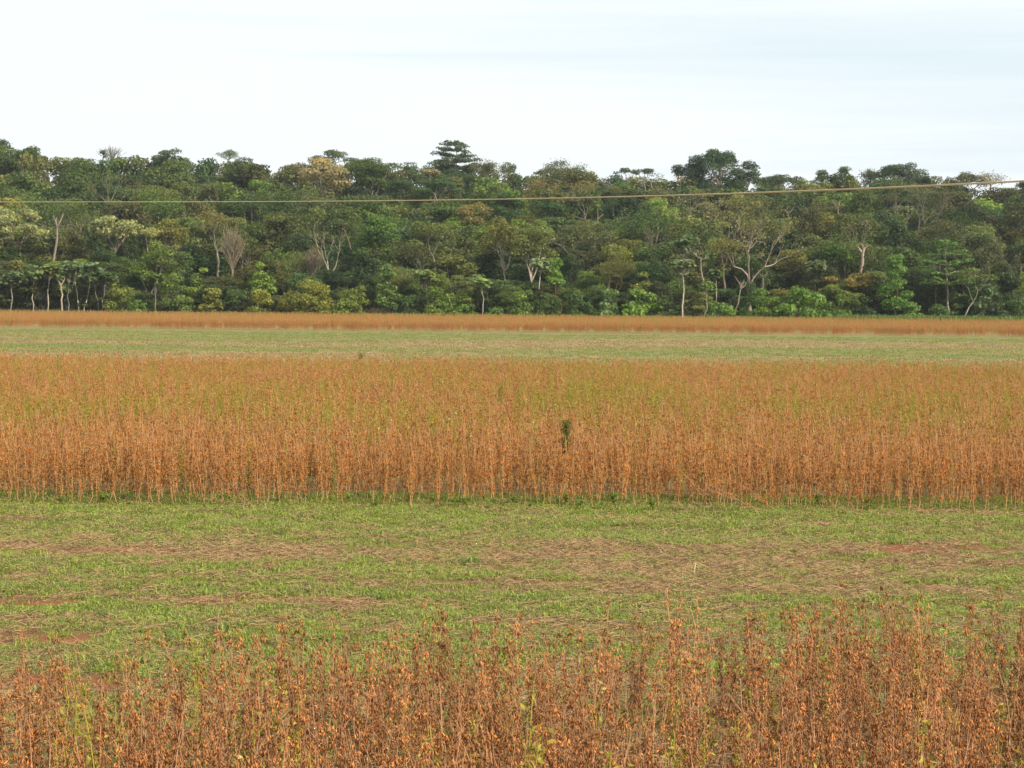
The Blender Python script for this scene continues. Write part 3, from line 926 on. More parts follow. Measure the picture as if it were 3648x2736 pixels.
place('bush', 672, 266, None, 26, 266, (0.05, 0.085, 0.024), B_TAN, 'green shaded shrub tree behind the tallest thin stem', 280)
place('cecropia', 703, 284, 296, 12, 257, (0.09, 0.14, 0.04), (0.6, 0.55, 0.45), 'short slanting white stem with tiny crown right of the tallest thin stem', 312, arms=4, dens=1.5, r=0.05, lean=(0.5, 0))
place('cecropia', 716, 268, 282, 18, 263, (0.055, 0.085, 0.03), (0.6, 0.53, 0.45), 'thin white forked stem left of the huge half bare tree', 298, arms=5, dens=1.4, r=0.08)
place('bush', 722, 297, None, 34, 257.5, (0.08, 0.14, 0.035), B_TAN, 'low green shrub below the huge half bare tree', 312)
place('snag', 733, 276, 300, 12, 261, DARK, (0.50, 0.38, 0.30), 'leaning brown dead branchwork below the huge half bare tree', 306, r=0.10, arms=4, lean=(1.0, 0))
place('snag', 763, 271, 282, 10, 266, DARK, B_TAN, 'grey dead stump right of the huge half bare tree', 283, r=0.18, arms=2)
place('bush', 764, 281, None, 44, 258.5, (0.095, 0.17, 0.035), B_TAN, 'dense green bush right of the trunk of the huge half bare tree', 313)
place('bush', 804, 279, None, 54, 257, (0.105, 0.19, 0.04), B_TAN, 'largest bright green rounded bush on the right forest edge', 314, leaf=(0.26, 0.18))
place('cecropia', 816, 262, 276, 24, 266, (0.075, 0.10, 0.065), B_GREY, 'grey umbrella leaved crown above the largest bright bush', 278, arms=7, dens=1.8)
place('umbrella', 831, 276, 284, 18, 264, RUST, B_TAN, 'small rusty yellow capped shrub left of the broad rusty one', 286, dens=1.4)
place('umbrella', 860, 272, 300, 34, 263, (0.15, 0.125, 0.028), B_TAN, 'broad rusty yellow capped shrub on the right', 288, dens=1.4)
place('bush', 838, 291, None, 26, 257.5, (0.07, 0.12, 0.03), B_TAN, 'green shrub right of the largest bright bush', 314)
place('bush', 862, 292, None, 30, 258.5, (0.035, 0.055, 0.02), B_TAN, 'dark shrub in front of the broad rusty yellow cap', 314)
place('creeper', 896, 252, 314, 44, 259, (0.075, 0.145, 0.034), B_DARK, 'cone shaped green vine covered tree on the right forest edge', 314, puff=0.8)
place('bush', 913, 296, None, 22, 257, (0.085, 0.15, 0.04), B_TAN, 'small green bush at the right foot of the vine covered cone', 314)
place('layered', 948, 242, 284, 62, 260, (0.06, 0.12, 0.03), (0.50, 0.42, 0.34), 'green tiered umbrella tree with pale trunk on the right', 308, tiers=5, dens=1.1, puff=0.75, r=0.15)
place('snag', 937, 276, 292, 6, 261, DARK, B_TAN, 'thin secondary brown stem left of the tiered umbrella tree trunk', 306, r=0.06, arms=2)
place('bare', 967, 268, 290, 22, 258, (0.10, 0.11, 0.03), (0.58, 0.53, 0.42), 'leaning pale forked sapling right of the tiered umbrella tree', 314, depth=3, per=8, fork=3.0, lean=(0.9, 0), arms=2, r=0.08)
place('bush', 938, 300, None, 30, 257, (0.04, 0.075, 0.024), B_TAN, 'dark green low shrub under the tiered umbrella tree', 314)
place('bush', 985, 282, None, 34, 259, (0.055, 0.085, 0.05), B_TAN, 'grey green shrub with silvery leaves near the right edge', 314, leaf=(0.3, 0.2))
place('bush', 1010, 290, None, 34, 258, (0.045, 0.075, 0.026), B_TAN, 'dark green shrub at the right end of the forest edge', 315)

# --- the trees between them: a dozen builds, copied
SKY = [(-60, 146), (0, 146), (30, 150), (45, 153), (60, 155), (100, 159), (150, 159), (200, 163), (243, 163), (275, 166), (300, 166), (340, 160), (400, 168), (430, 170), (480, 173),
       (520, 175), (560, 170), (600, 176), (660, 181), (700, 180), (750, 177), (780, 181), (800, 187), (830, 180), (870, 181), (900, 180), (930, 181), (955, 184),
       (990, 184), (1010, 190), (1024, 192), (1090, 196)]
ROWS = [  # Y, typical vtop, width m, colour list
    (262.5, 284, 4.2), (268, 268, 5.0), (275, 258, 5.6), (284, 244, 6.2), (296, 232, 6.8), (310, 220, 7.4), (328, 209, 8.0), (348, 198, 8.6), (370, 189, 9.0), (392, 183, 9.4), (412, None, 9.6), (426, None, 10.0)]
BOX = [MID, DARK, (0.06, 0.078, 0.028), OLIVE, (0.045, 0.07, 0.02), (0.068, 0.078, 0.03), (0.036, 0.065, 0.024), (0.078, 0.092, 0.036), (0.05, 0.085, 0.022)]
ZONES = ['dull green crown packed in the unbroken canopy %s' % s for s in
         ('just behind the forest edge', 'low on the wooded slope', 'in the middle of the wooded slope', 'high on the wooded slope', 'forming the even parts of the skyline')]
rf = random.Random(5)
ANCHORS = [(24, 150, 'tall dark sloping skyline tree'), (112, 152, 'faint leafless skyline crown'), (172, 156, 'flat topped dark skyline tree'), (228, 156, 'distant blue grey umbrella crown'),
           (322, 175, 'large tan flowering tree'), (372, 172, 'rich green multi stemmed tree'), (455, 157, 'tall tiered skyline tree'), (491, 173, 'greyish thin skyline crown'),
           (560, 172, 'wide low skyline dome with pale limbs'), (634, 174, 'two small umbrella crowns'), (716, 168, 'biggest lobed skyline tree'), (783, 182, 'low smooth skyline dome'),
           (836, 175, 'dark twin peaks'), (904, 172, 'domed crown on the right skyline'), (966, 180, 'olive far right skyline crown'), (991, 179, 'brownish see through dome'),
           (114, 190, 'pale candelabra tree'), (152, 195, 'broad olive dome'), (504, 205, 'very dark glossy tree'), (626, 210, 'blue dark drooping crown'), (658, 210, 'narrow yellow green crown'),
           (680, 200, 'V shaped pale trunks'), (901, 197, 'forked white limbs'), (838, 208, 'straight white dead stub'), (20, 225, 'huge cream blossoming tree'), (57, 240, 'tall pale forked trunk'),
           (115, 228, 'cream yellow blossoming tree'), (171, 232, 'orange tinged olive crown'), (156, 265, 'dense mid green round tree'), (218, 245, 'straight pale trunk'), (232, 248, 'fan shaped twiggy tree'),
           (288, 226, 'wide dull green tree'), (330, 250, 'white forked tree'), (378, 235, 'vine draped mound'), (440, 250, 'bent white trunk'), (504, 240, 'golden olive centre tree'), (532, 245, 'olive tree with side limb'),
           (618, 252, 'yellow green bulging crown'), (685, 248, 'grey umbrella leaved crown'), (752, 245, 'huge half bare tree'), (838, 255, 'vivid green crown'), (863, 260, 'gnarled white trunk'),
           (70, 285, 'umbrella leaved trees at left'), (240, 295, 'large dark shrub'), (306, 290, 'widest golden domed shrub'), (387, 285, 'vine covered column'), (482, 292, 'small white stemmed umbrella tree'),
           (541, 275, 'silvery crowned tree'), (580, 298, 'round dark green shrub'), (641, 296, 'brightest lime bush'), (683, 285, 'tallest thin white stemmed tree'), (804, 296, 'largest bright green bush'),
           (860, 282, 'broad rusty yellow cap'), (896, 283, 'vine covered cone'), (948, 270, 'tiered umbrella tree'), (1017, 255, 'curved white stems')]
used_labels = set()


def relation_label(u, v, adj):
    best = sorted(ANCHORS, key=lambda a: math.hypot((a[0] - u), (a[1] - v) * 1.3))
    for a in best[:3]:
        dx_, dy_ = u - a[0], v - a[1]
        if abs(dx_) > 2.2 * abs(dy_):
            d = 'right of' if dx_ > 0 else 'left of'
        elif abs(dy_) > 2.2 * abs(dx_):
            d = 'directly above' if dy_ < 0 else 'directly below'
        else:
            d = ('above and ' if dy_ < 0 else 'below and ') + ('right of' if dx_ > 0 else 'left of')
        lab = '%s forest crown %s the %s' % (adj, d, a[2])
        if lab not in used_labels:
            used_labels.add(lab)
            return lab
    return None


protos = {}


def proto(i):
    if i not in protos:
        kind = ['round', 'round', 'multi', 'round', 'umbrella', 'round', 'sparse', 'round', 'creeper', 'round'][i]
        lf = [(0.2, 0.13), (0.15, 0.1), (0.24, 0.15), (0.17, 0.11), (0.2, 0.13), (0.14, 0.1), (0.2, 0.13), (0.22, 0.15), (0.18, 0.12), (0.16, 0.1)][i]
        o_ = {'leaf': lf, 'dens': 1.0, 'shape': 'full' if i % 3 else 'round', 'puff': 1.15 + 0.1 * (i % 4), 'count': 50 - 4 * (i % 4), 'flat': 0.66}
        if kind == 'sparse':
            o_ = {'depth': 4, 'per': 70, 'tipr': 0.9, 'fork': 2.5}
        elif kind == 'umbrella':
            o_ = {'dens': 1.0, 'puff': 1.3, 'count': 44, 'shape': 'full', 'flat': 0.55}
        protos[i] = (kind,) + build_tree_meshes(kind, 10.0, 8.4, 0.5, 900 + i, o_)
    return protos[i]


for ri, (Y, vt, wm) in enumerate(ROWS):
    half = 0.275 * Y + 4
    n = int(2 * half / (wm * (0.92 if ri < 7 else 0.78)))
    for k in range(n):
        y = Y + rf.uniform(-1, 1) * (1.8 if ri == 0 else min(9, 2.5 + ri))
        x = -half + (k + rf.uniform(0.2, 0.8)) * 2 * half / n
        u, _ = to_px((x, y, 10))
        skyv = float(np.interp(u, [s[0] for s in SKY], [s[1] for s in SKY])) - 3
        vtop = (skyv + rf.uniform(0, 5)) if vt is None else max(vt + rf.uniform(-13, 11), skyv + 4)
        w = wm * rf.uniform(0.7, 1.45)
        wpx = w / y * F_PX
        for (hu, hw, hvt, hvs, hY) in HERO:
            if hY > y + 0.5 and abs(hu - u) < (hw + wpx / 2) * 0.95:
                vtop = max(vtop, hvs - 2)
        g = hill(y)
        h = at(u, vtop, y).z - g + 0.6
        if h < 2.2:
            continue
        h = min(h, 21)
        p = proto(rf.choice([0, 1, 2, 3, 5, 7, 9] if ri >= 9 else range(10)))
        root = empty(NAMES[p[0]], (x, y, g))
        s = h / 10.0
        wx = w / 7.2
        root.scale = (wx * rf.uniform(0.9, 1.1), wx * rf.uniform(0.9, 1.1), s)
        root.rotation_euler = (0, 0, rf.uniform(0, 6.283))
        zi = 0 if ri < 2 else (1 if ri < 5 else (2 if ri < 7 else (3 if ri < 10 else 4)))
        bi = rf.randrange(len(BOX))
        adj = ['mid green', 'dark green', 'dull green', 'olive', 'deep green', 'brownish green', 'dark green', 'greyish olive', 'fresh green'][bi]
        if p[0] == 'sparse':
            adj = 'thin ' + adj
        lab = relation_label(u, vtop + 8, adj) if -5 < u < 1029 else None
        tag(root, lab or ZONES[zi], 'tree', ZONES[zi].replace('crown', 'crowns'))
        t = link_mesh('trunk', p[1], root)
        t.color = (*rf.choice([B_DARK, B_GREY, B_TAN, B_PALE, B_TAN]), 1)
        c = link_mesh('crown', p[2], root)
        bc = BOX[bi]
        q = rf.uniform(0.75, 2.0)
        c.color = (bc[0] * q * rf.uniform(0.95, 1.2), bc[1] * q, bc[2] * q * 0.75, 1)

# ------------------------------------------------------------------ scatter (geometry nodes)


def make_scatter(name, points, sources, mat_dummy=None):
    """points: list of (x,y,z, rx,ry,rz, scale, source index); one object whose geometry is the copies"""
    A = np.array(points, dtype=np.float32)
    me = bpy.data.meshes.new(name)
    me.vertices.add(len(A))
    me.vertices.foreach_set('co', A[:, :3].copy().ravel())
    a = me.attributes.new('rot', 'FLOAT_VECTOR', 'POINT')
    a.data.foreach_set('vector', A[:, 3:6].copy().ravel())
    a = me.attributes.new('scl', 'FLOAT', 'POINT')
    a.data.foreach_set('value', A[:, 6].copy())
    a = me.attributes.new('src', 'INT', 'POINT')
    a.data.foreach_set('value', A[:, 7].astype(np.int32))
    me.update()
    o = link_mesh(name, me)
    col = bpy.data.collections.new(name + '_sources')
    for i, m in enumerate(sources):
        so = bpy.data.objects.new('%s_source_%02d' % (name, i), m)
        col.objects.link(so)
    ng = bpy.data.node_groups.new(name, 'GeometryNodeTree')
    ng.interface.new_socket('Geometry', in_out='INPUT', socket_type='NodeSocketGeometry')
    ng.interface.new_socket('Geometry', in_out='OUTPUT', socket_type='NodeSocketGeometry')
    gi = ng.nodes.new('NodeGroupInput')
    go = ng.nodes.new('NodeGroupOutput')
    iop = ng.nodes.new('GeometryNodeInstanceOnPoints')
    ci = ng.nodes.new('GeometryNodeCollectionInfo')
    ci.inputs['Collection'].default_value = col
    ci.inputs['Separate Children'].default_value = True
    ci.inputs['Reset Children'].default_value = True
    iop.inputs['Pick Instance'].default_value = True

    def named(nm, typ):
        n = ng.nodes.new('GeometryNodeInputNamedAttribute')
        n.data_type = typ
        n.inputs['Name'].default_value = nm
        return n.outputs['Attribute']
    L = ng.links.new
    L(gi.outputs[0], iop.inputs['Points'])
    L(ci.outputs[0], iop.inputs['Instance'])
    L(named('src', 'INT'), iop.inputs['Instance Index'])
    L(named('scl', 'FLOAT'), iop.inputs['Scale'])
    L(named('rot', 'FLOAT_VECTOR'), iop.inputs['Rotation'])
    L(iop.outputs[0], go.inputs[0])
    mod = o.modifiers.new('scatter', 'NODES')
    mod.node_group = ng
    return o


# ------------------------------------------------------------------ soybean plants
M_POD = leaf_material('dry_pod', (0.42, 0.155, 0.028), 0.12, 0.62, (1.25, 1.25, 1.25), 0.6, 0.3, 0.3)
M_STEMN = leaf_material('brown_stem', (0.38, 0.215, 0.115), 0.0, 0.5, (1.2, 1.15, 1.1), 0.7, 0.2, 0.35)
M_PODN = leaf_material('rust_pod', (0.39, 0.155, 0.045), 0.12, 0.7, (1.25, 1.25, 1.25), 0.6, 0.3, 0.35)
M_STEM = leaf_material('dry_stem', (0.44, 0.255, 0.115), 0.0, 0.4, (1.2, 1.15, 1.1), 0.7, 0.3)
M_PODG = leaf_material('ripening_pod', (0.29, 0.25, 0.035), 0.2, 0.55, (1.4, 1.15, 0.7), 0.5, 0.4)
M_STEMG = leaf_material('green_stem', (0.30, 0.29, 0.04), 0.0, 0.4, (1.2, 1.1, 0.8), 0.6, 0.3)


def pod_geo(rng, P, D, L, W):
    """P (n,3) attachment, D unit direction, L length, W half width: 6 verts and 8 triangles each"""
    n = len(P)
    t = rng.normal(size=(n, 3))
    t -= np.sum(t * D, axis=1, keepdims=True) * D
    t = unit(t)
    s = np.cross(D, t)
    L = L[:, None]
    W = W[:, None]
    bend = s * L * 0.10
    V = np.stack([P, P + D * L * 0.45 + t * W + bend, P + D * L * 0.45 + s * W * 0.5 + bend, P + D * L * 0.45 - t * W + bend, P + D * L * 0.45 - s * W * 0.5 + bend, P + D * L], axis=1)
    tri = np.array([(0, 1, 2), (0, 2, 3), (0, 3, 4), (0, 4, 1), (5, 2, 1), (5, 3, 2), (5, 4, 3), (5, 1, 4)])
    Fq = (tri[None] + (np.arange(n) * 6)[:, None, None]).reshape(-1, 3)
    return V.reshape(-1, 3), Fq


def soy_parts(seed, h=0.9, green=0.0, pods=90, lush=1.0, stem=0.006):
    rng = np.random.default_rng(seed)
    st, pd = MB(), MB()
    axes = []
    tipx, tipy = rng.normal(0, 0.035, 2)
    main = limb_path(rng, (0, 0, -0.02), (tipx, tipy, h), 0.05, 6, 0)
    tube(st, main, list(np.linspace(stem, stem * 0.4, 7)), 4, 0, rng.uniform(0.3, 0.9))
    axes.append((main, 1.0))
    for k in range(rng.integers(2, 5)):
        i = rng.integers(1, 3)
        a = rng.uniform(0, 6.283)
        s0 = np.array(main[i])
        L = h * rng.uniform(0.35, 0.65)
        e = s0 + np.array([math.cos(a) * L * 0.09, math.sin(a) * L * 0.09, L])
        if e[2] > h * 0.97:
            e[2] = h * 0.97
        pth = limb_path(rng, s0, e, 0.12, 4, 0)
        tube(st, pth, list(np.linspace(0.0032, 0.0016, 5)), 3, 0, rng.uniform(0.3, 0.9))
        axes.append((pth, 0.55))
    # leafless petioles standing off the stem
    for k in range(9):
        i = rng.integers(1, 6)
        a = rng.uniform(0, 6.283)
        s0 = np.array(main[i])
        e = s0 + np.array([math.cos(a) * 0.07, math.sin(a) * 0.07, rng.uniform(0.02, 0.09)])
        tube(st, [tuple(s0), tuple(e)], [0.0014, 0.001], 3, 0, rng.uniform(0.5, 1))
    Ps, Ds, Ls, Ws, Ts = [], [], [], [], []
    for pth, wgt in axes:
        pth = np.array(pth)
        nn = int(pods * wgt * lush / 2.1 / 3)
        for q in range(nn):
            t = rng.uniform(0.16 if wgt == 1.0 else 0.1, 1.0) * (len(pth) - 1)
            i = min(int(t), len(pth) - 2)
            p = pth[i] + (pth[i + 1] - pth[i]) * (t - i)
            a0 = rng.uniform(0, 6.283)
            tn = rng.uniform(0.15, 0.95)
            for j in range(rng.integers(2, 5)):
                a = a0 + rng.normal(0, 0.7)
                el = rng.uniform(-1.5, -0.75) if rng.uniform() < 0.9 else rng.uniform(-0.3, 1.0)
                off = np.array([math.cos(a), math.sin(a), 0]) * rng.uniform(0.003, 0.022)
                Ps.append(p + off + np.array([0, 0, rng.uniform(-0.01, 0.015)]))
                Ds.append((math.cos(a) * math.cos(el), math.sin(a) * math.cos(el), math.sin(el)))
                Ls.append(rng.uniform(0.030, 0.048))
                Ws.append(rng.uniform(0.0042, 0.0062))
                Ts.append(np.clip(tn + rng.normal(0, 0.15), 0, 1))
    V, Fq = pod_geo(rng, np.array(Ps), unit(np.array(Ds)), np.array(Ls), np.array(Ws))
    pd.add(V, Fq, 0, np.repeat(np.array(Ts), 8))
    if green > 0:   # a few narrow yellowing leaves still on the plant
        m = int(34 * green)
        pth = np.array(main)
        t = rng.uniform(1.5, 5.9, m)
        i = t.astype(int)
        p = pth[i] + (pth[i + 1] - pth[i]) * (t - i)[:, None]
        C = p + rng.normal(size=(m, 3)) * np.array([0.045, 0.045, 0.02])
        leaf_quads(pd, rng, C, unit(rng.normal(size=(m, 3)) + np.array([0, 0, 0.5])), 0.022, 0.010, 0, rng.uniform(0.2, 0.9, m))
    sm, pm = (M_STEMG, M_PODG) if green > 0 else (M_STEM, M_POD)
    return st, pd, sm, pm


def soy_joined(seed, **kw):
    st, pd, sm, pm = soy_parts(seed, **kw)
    j = MB()
    off = 0
    for src, mi in ((st, 0), (pd, 1)):
        for v, f, t in zip(src.v, src.f, src.tone):
            j.v.append(v)
            j.f.append(f + off)
            j.mi.append(np.full(len(f), mi, dtype=np.int32))
            j.tone.append(t)
        off += src.n
    j.n = off
    if kw.get('green'):
        sm, pm = M_STEMM, M_PODM
    elif kw.get('stem'):
        sm, pm = M_STEMN, M_PODN
    return j.mesh('soybean', [sm, pm])


NEAR = []   # (stem mesh, pod mesh)
for i in range(9):
    st, pd, sm, pm = soy_parts(100 + i, h=0.86 + 0.045 * (i % 4), pods=120, stem=0.0036)
    sm, pm = M_STEMN, M_PODN
    NEAR.append((st.mesh('soybean_stem', [sm]), pd.mesh('soybean_pods', [pm])))
NEARG = []
for i in range(4):
    st, pd, sm, pm = soy_parts(150 + i, h=0.98, pods=95, green=1.4, stem=0.0052)
    NEARG.append((st.mesh('green_soybean_stem', [sm]), pd.mesh('green_soybean_pods', [pm])))
M_PODM = leaf_material('turning_pod', (0.30, 0.225, 0.022), 0.15, 0.55, (1.3, 1.15, 0.7), 0.5, 0.4)
M_STEMM = leaf_material('turning_stem', (0.22, 0.21, 0.035), 0.0, 0.4, (1.2, 1.1, 0.8), 0.6, 0.3)
JOIN = [soy_joined(200 + i, h=0.94 + 0.03 * (i % 4), pods=125) for i in range(7)] + \
       [soy_joined(230 + i, h=0.98, pods=80, green=0.45) for i in range(3)]

NJOIN = [soy_joined(260 + i, h=0.84 + 0.05 * (i % 4), pods=115, stem=0.0036) for i in range(7)]
rs = random.Random(11)


def nz(x, y, s, z=0.0):
    return mnoise.noise(Vector((x * s, y * s, z)))


# near stand: rows across the view, ragged far edge
near_pts = []
y = 7.2
while y < 18.4:
    edge = 0
    x = -9.0
    while x < 9.0:
        px, py = x + rs.gauss(0, 0.03), y + rs.gauss(0, 0.05)
        far_edge = 14.3 + 0.24 * px + 0.7 * nz(px, 0, 0.5, 4) - (0.15 if px < -2 else 0.0)
        prob = 0.68 + 0.9 * nz(px * 1.9, py * 0.7, 1.0, 7)
        if py > far_edge:
            prob *= math.exp(-((py - far_edge) / 0.75) ** 2)
        if px < -2.5:
            prob *= 0.88
        if rs.random() < prob:
            near_pts.append((px, py))
        x += rs.uniform(0.06, 0.115)
    y += 0.42
in_view = [p for p in near_pts if abs(to_px((p[0], p[1], 0.7))[0] - 512) < 530 and to_px((p[0], p[1], 0.9))[1] < 775]
in_view.sort(key=lambda p: p[1])
indiv = set(in_view[:300])
rest = []
for p in near_pts:
    x, y = p
    sc = rs.uniform(0.84, 1.10) * (0.93 if x < -2.5 else 1.0)
    rot = (rs.gauss(0, 0.07), rs.gauss(0, 0.08), rs.uniform(0, 6.283))
    if p in indiv:
        grn = rs.random() < 0.085 + 0.10 * max(0, nz(x, y, 0.8, 55))
        sm, pm = NEARG[rs.randrange(4)] if grn else NEAR[rs.randrange(9)]
        o = link_mesh('green_soybean_plant' if grn else 'soybean_plant', sm, None, (x, y, gz(x, y)))
        o.rotation_euler = rot
        o.scale = (sc, sc, sc)
        if grn:
            tag(o, 'slender yellow green soybean stalk scattered among the rust brown plants of the foreground', 'soybean plant', 'slender yellow green stalks scattered in the foreground stand')
        else:
            tag(o, 'ripe rust brown soybean plant in the close stand along the bottom of the photo', 'soybean plant', 'ripe soybean plants of the foreground stand')
        q = link_mesh('pods', pm, o)
        q['kind'] = 'stuff'
    else:
        rest.append((x, y, gz(x, y), *rot, sc, rs.randrange(7)))
o = make_scatter('soybean_rows', rest, NJOIN)
tag(o, 'rust brown soybean plants forming the ragged back of the foreground stand', 'crop', kind='stuff')

# single yellow green plants in the near stand
for i, (u, v, Y, lab) in enumerate([
        (192, 632, 14.0, 'yellow green soybean plant furthest left in the foreground stand'),
        (205, 662, 13.0, 'second yellow green soybean plant right beside the furthest left one'),
        (404, 700, 12.0, 'yellow green soybean plant with bare upright stems left of bottom centre'),
        (466, 700, 12.2, 'short yellow green soybean plant between the bare stemmed one and centre'),
        (500, 618, 14.8, 'thin dark green soybean plant rising above the stand at the centre'),
        (516, 672, 13.0, 'yellow podded soybean plant at the bottom centre of the photo'),
        (586, 640, 14.2, 'tall twin yellow stemmed soybean plant right of the bottom centre'),
        (582, 690, 12.6, 'greenish soybean plant in front of the tall twin stemmed one'),
        (694, 706, 12.0, 'leafy yellow green soybean plant below the middle right'),
        (740, 690, 12.4, 'green soybean plant right of the leafy yellow green one'),
        (772, 655, 13.6, 'small yellow tipped soybean plant left of the straight green one'),
        (824, 620, 14.9, 'tall straight yellow green soybean plant at right near the grass'),
        (826, 655, 13.8, 'greenish soybean plant in front of the tall straight one at right'),
        (923, 640, 14.3, 'leafiest bright yellow green soybean plant at right'),
        (932, 672, 13.2, 'yellow green soybean plant leaning right below the leafiest one'),
        (945, 705, 12.2, 'bright green stemmed soybean plant at the lower right corner'),
        (250, 720, 11.6, 'yellow green soybean plant low at the bottom left'),
        (1003, 700, 12.2, 'yellow green soybean plant closest to the right edge')]):
    x = at(u, v, Y).x
    top = at(u, v, Y).z
    sm, pm = NEARG[i % 4]
    o = link_mesh('green_soybean_plant', sm, None, (x, Y, gz(x, Y)))
    s = max(0.8, min(1.3, top / 0.98))
    o.scale = (s, s, s)
    o.rotation_euler = (rs.gauss(0, 0.05), rs.gauss(0, 0.08), rs.uniform(0, 6.28))
    tag(o, lab, 'soybean plant', 'yellow green soybean plants standing out of the ripe ones')
    q = link_mesh('pods', pm, o)
    q['kind'] = 'stuff'

# middle block
pts = []
y = 30.6
row = 0
while y < 76:
    half = 0.275 * y + 4.5
    far = (y - 30.6) / 45
    step = (0.115 if row < 3 else 0.095) + 0.06 * min(1, far * 2)
    x = -half + rs.uniform(0, step)
    while x < half:
        px = x + rs.gauss(0, 0.025)
        py = y + rs.gauss(0, 0.06) - 0.006 * px + 0.22 * nz(px, 0, 0.35, 77)
        if rs.random() < 0.93 + 0.5 * nz(px, py, 0.7, 2) - (0.12 if row == 0 else 0):
            g = 0.03 + 0.68 * max(0.0, min(1.0, (py - 33.5) / 7)) * max(0.2, 0.6 + 1.1 * nz(px * 0.5, py * 0.35, 0.45, 12)) * (1.0 if py < 52 else 0.7)
            src = 7 + rs.randrange(3) if rs.random() < g else rs.randrange(7)
            pts.append((px, py, gz(px, py), rs.gauss(0, 0.06), rs.gauss(0, 0.06), rs.uniform(0, 6.28), rs.uniform(0.88, 1.12) * (1 + 0.06 * nz(px, py, 0.25, 30)), src))
        x += step * rs.uniform(0.6, 1.4)
    y += 0.45
    row += 1
o = make_scatter('soybean_field', pts, JOIN)
tag(o, 'broad middle stand of ripe orange brown soybeans with yellow green patches', 'crop', kind='stuff')
print('middle plants', len(pts))

# far block
pts = []
y = 178.0
row = 0
while y < 252:
    half = 0.275 * y + 7
    step = 0.11 if row < 5 else (0.3 if row < 20 else 0.5)
    x = -half
    while x < half:
        px, py = x + rs.gauss(0, 0.04), y + rs.gauss(0, 0.08) - 0.045 * x + 1.5 * nz(x, 0, 0.05, 78)
        if row < 7 and nz(px * 1.9, py * 0.15, 1.0, 60) < -0.16:
            x += step
            continue
        src = 7 + rs.randrange(3) if rs.random() < (0.03 if row < 3 else 0.24) else rs.randrange(7)
        pts.append((px, py, 0, rs.gauss(0, 0.05), rs.gauss(0, 0.05), rs.uniform(0, 6.28), rs.uniform(0.95, 1.2), src))
        x += step * rs.uniform(0.6, 1.4)
    y += 0.5 if row < 5 else 1.0
    row += 1
o = make_scatter('distant_soybean_field', pts, JOIN)
tag(o, 'narrow distant stand of orange soybeans along the foot of the forest', 'crop', kind='stuff')
print('far plants', len(pts))

# ------------------------------------------------------------------ grass and straw
M_GRASS = leaf_material('grass_blade', (0.235, 0.300, 0.060), 0.3, 0.5, (1.4, 1.1, 0.7), 0.6, 0.3)
M_GRASSD = leaf_material('dull_grass_blade', (0.245, 0.235, 0.085), 0.25, 0.5, (1.4, 1.1, 0.8), 0.6, 0.3)
M_STRAW = leaf_material('straw', (0.36, 0.235, 0.12), 0.0, 0.8, (1.25, 1.2, 1.15), 0.7, 0.3)
M_WEED = leaf_material('weed_leaf', (0.17, 0.235, 0.06), 0.3, 0.5, (1.3, 1.1, 0.7), 0.5, 0.3)
M_FRINGE = leaf_material('tall_grass', (0.13, 0.20, 0.05), 0.3, 0.4, (1.2, 1.1, 0.8), 0.6, 0.3)


def blades(seed, n, rad, h, w, mat, lean=0.8):
    rng = np.random.default_rng(seed)
    mb = MB()
    a = rng.uniform(0, 6.283, n)
    r = rad * np.sqrt(rng.uniform(0, 1, n))
    P = np.stack([np.cos(a) * r, np.sin(a) * r, np.zeros(n)], 1)
    b = rng.uniform(0, 6.283, n)
    D = np.stack([np.cos(b), np.sin(b), np.zeros(n)], 1)
    S = np.stack([-np.sin(b), np.cos(b), np.zeros(n)], 1)
    H = (h * rng.uniform(0.4, 1.2, n))[:, None]
    Ln = (lean * rng.uniform(0.2, 1.2, n))[:, None]
    W = w * rng.uniform(0.6, 1.3, n)[:, None]
    Z = np.array([0, 0, 1.0])
    m = P + D * H * Ln * 0.45 + Z * H * 0.7
    t = P + D * H * Ln * 1.1 + Z * H * (1.0 - 0.25 * Ln)
    V = np.stack([P - S * W * 0.6, P + S * W * 0.6, m + S * W, t, m - S * W], 1).reshape(-1, 3)
    k = np.arange(n) * 5
    tone = rng.uniform(0, 1, n)
    mb.add(V, np.concatenate([np.stack([k, k + 1, k + 2, k + 4], 1)]), 0, tone)
    mb2 = np.stack([k + 4, k + 2, k + 3], 1)
    mb.f.append(mb2)
    mb.mi.append(np.zeros(n, dtype=np.int32))
    mb.tone.append(tone.astype(np.float32))
    return mb.mesh('tuft', [mat])


def straws(seed, n, rad, lo, hi, mat):
    rng = np.random.default_rng(seed)
    mb = MB()
    for i in range(n):
        a = rng.normal(0, 0.9) + (math.pi if rng.uniform() < .5 else 0) if rng.uniform() < 0.7 else rng.uniform(0, 6.283)
        L = rng.uniform(lo, hi)
        c = np.array([rng.uniform(-rad, rad), rng.uniform(-rad, rad), rng.uniform(0.005, 0.05)])
        d = np.array([math.cos(a), math.sin(a), rng.normal(0, 0.18)])
        p = limb_path(rng, c - d * L / 2, c + d * L / 2, 0.12, 2, 0)
        r = rng.uniform(0.0012, 0.0030)
        tube(mb, p, [r, r, r * 0.7], 3, 0, rng.uniform(0, 1))
    return mb.mesh('straws', [mat])


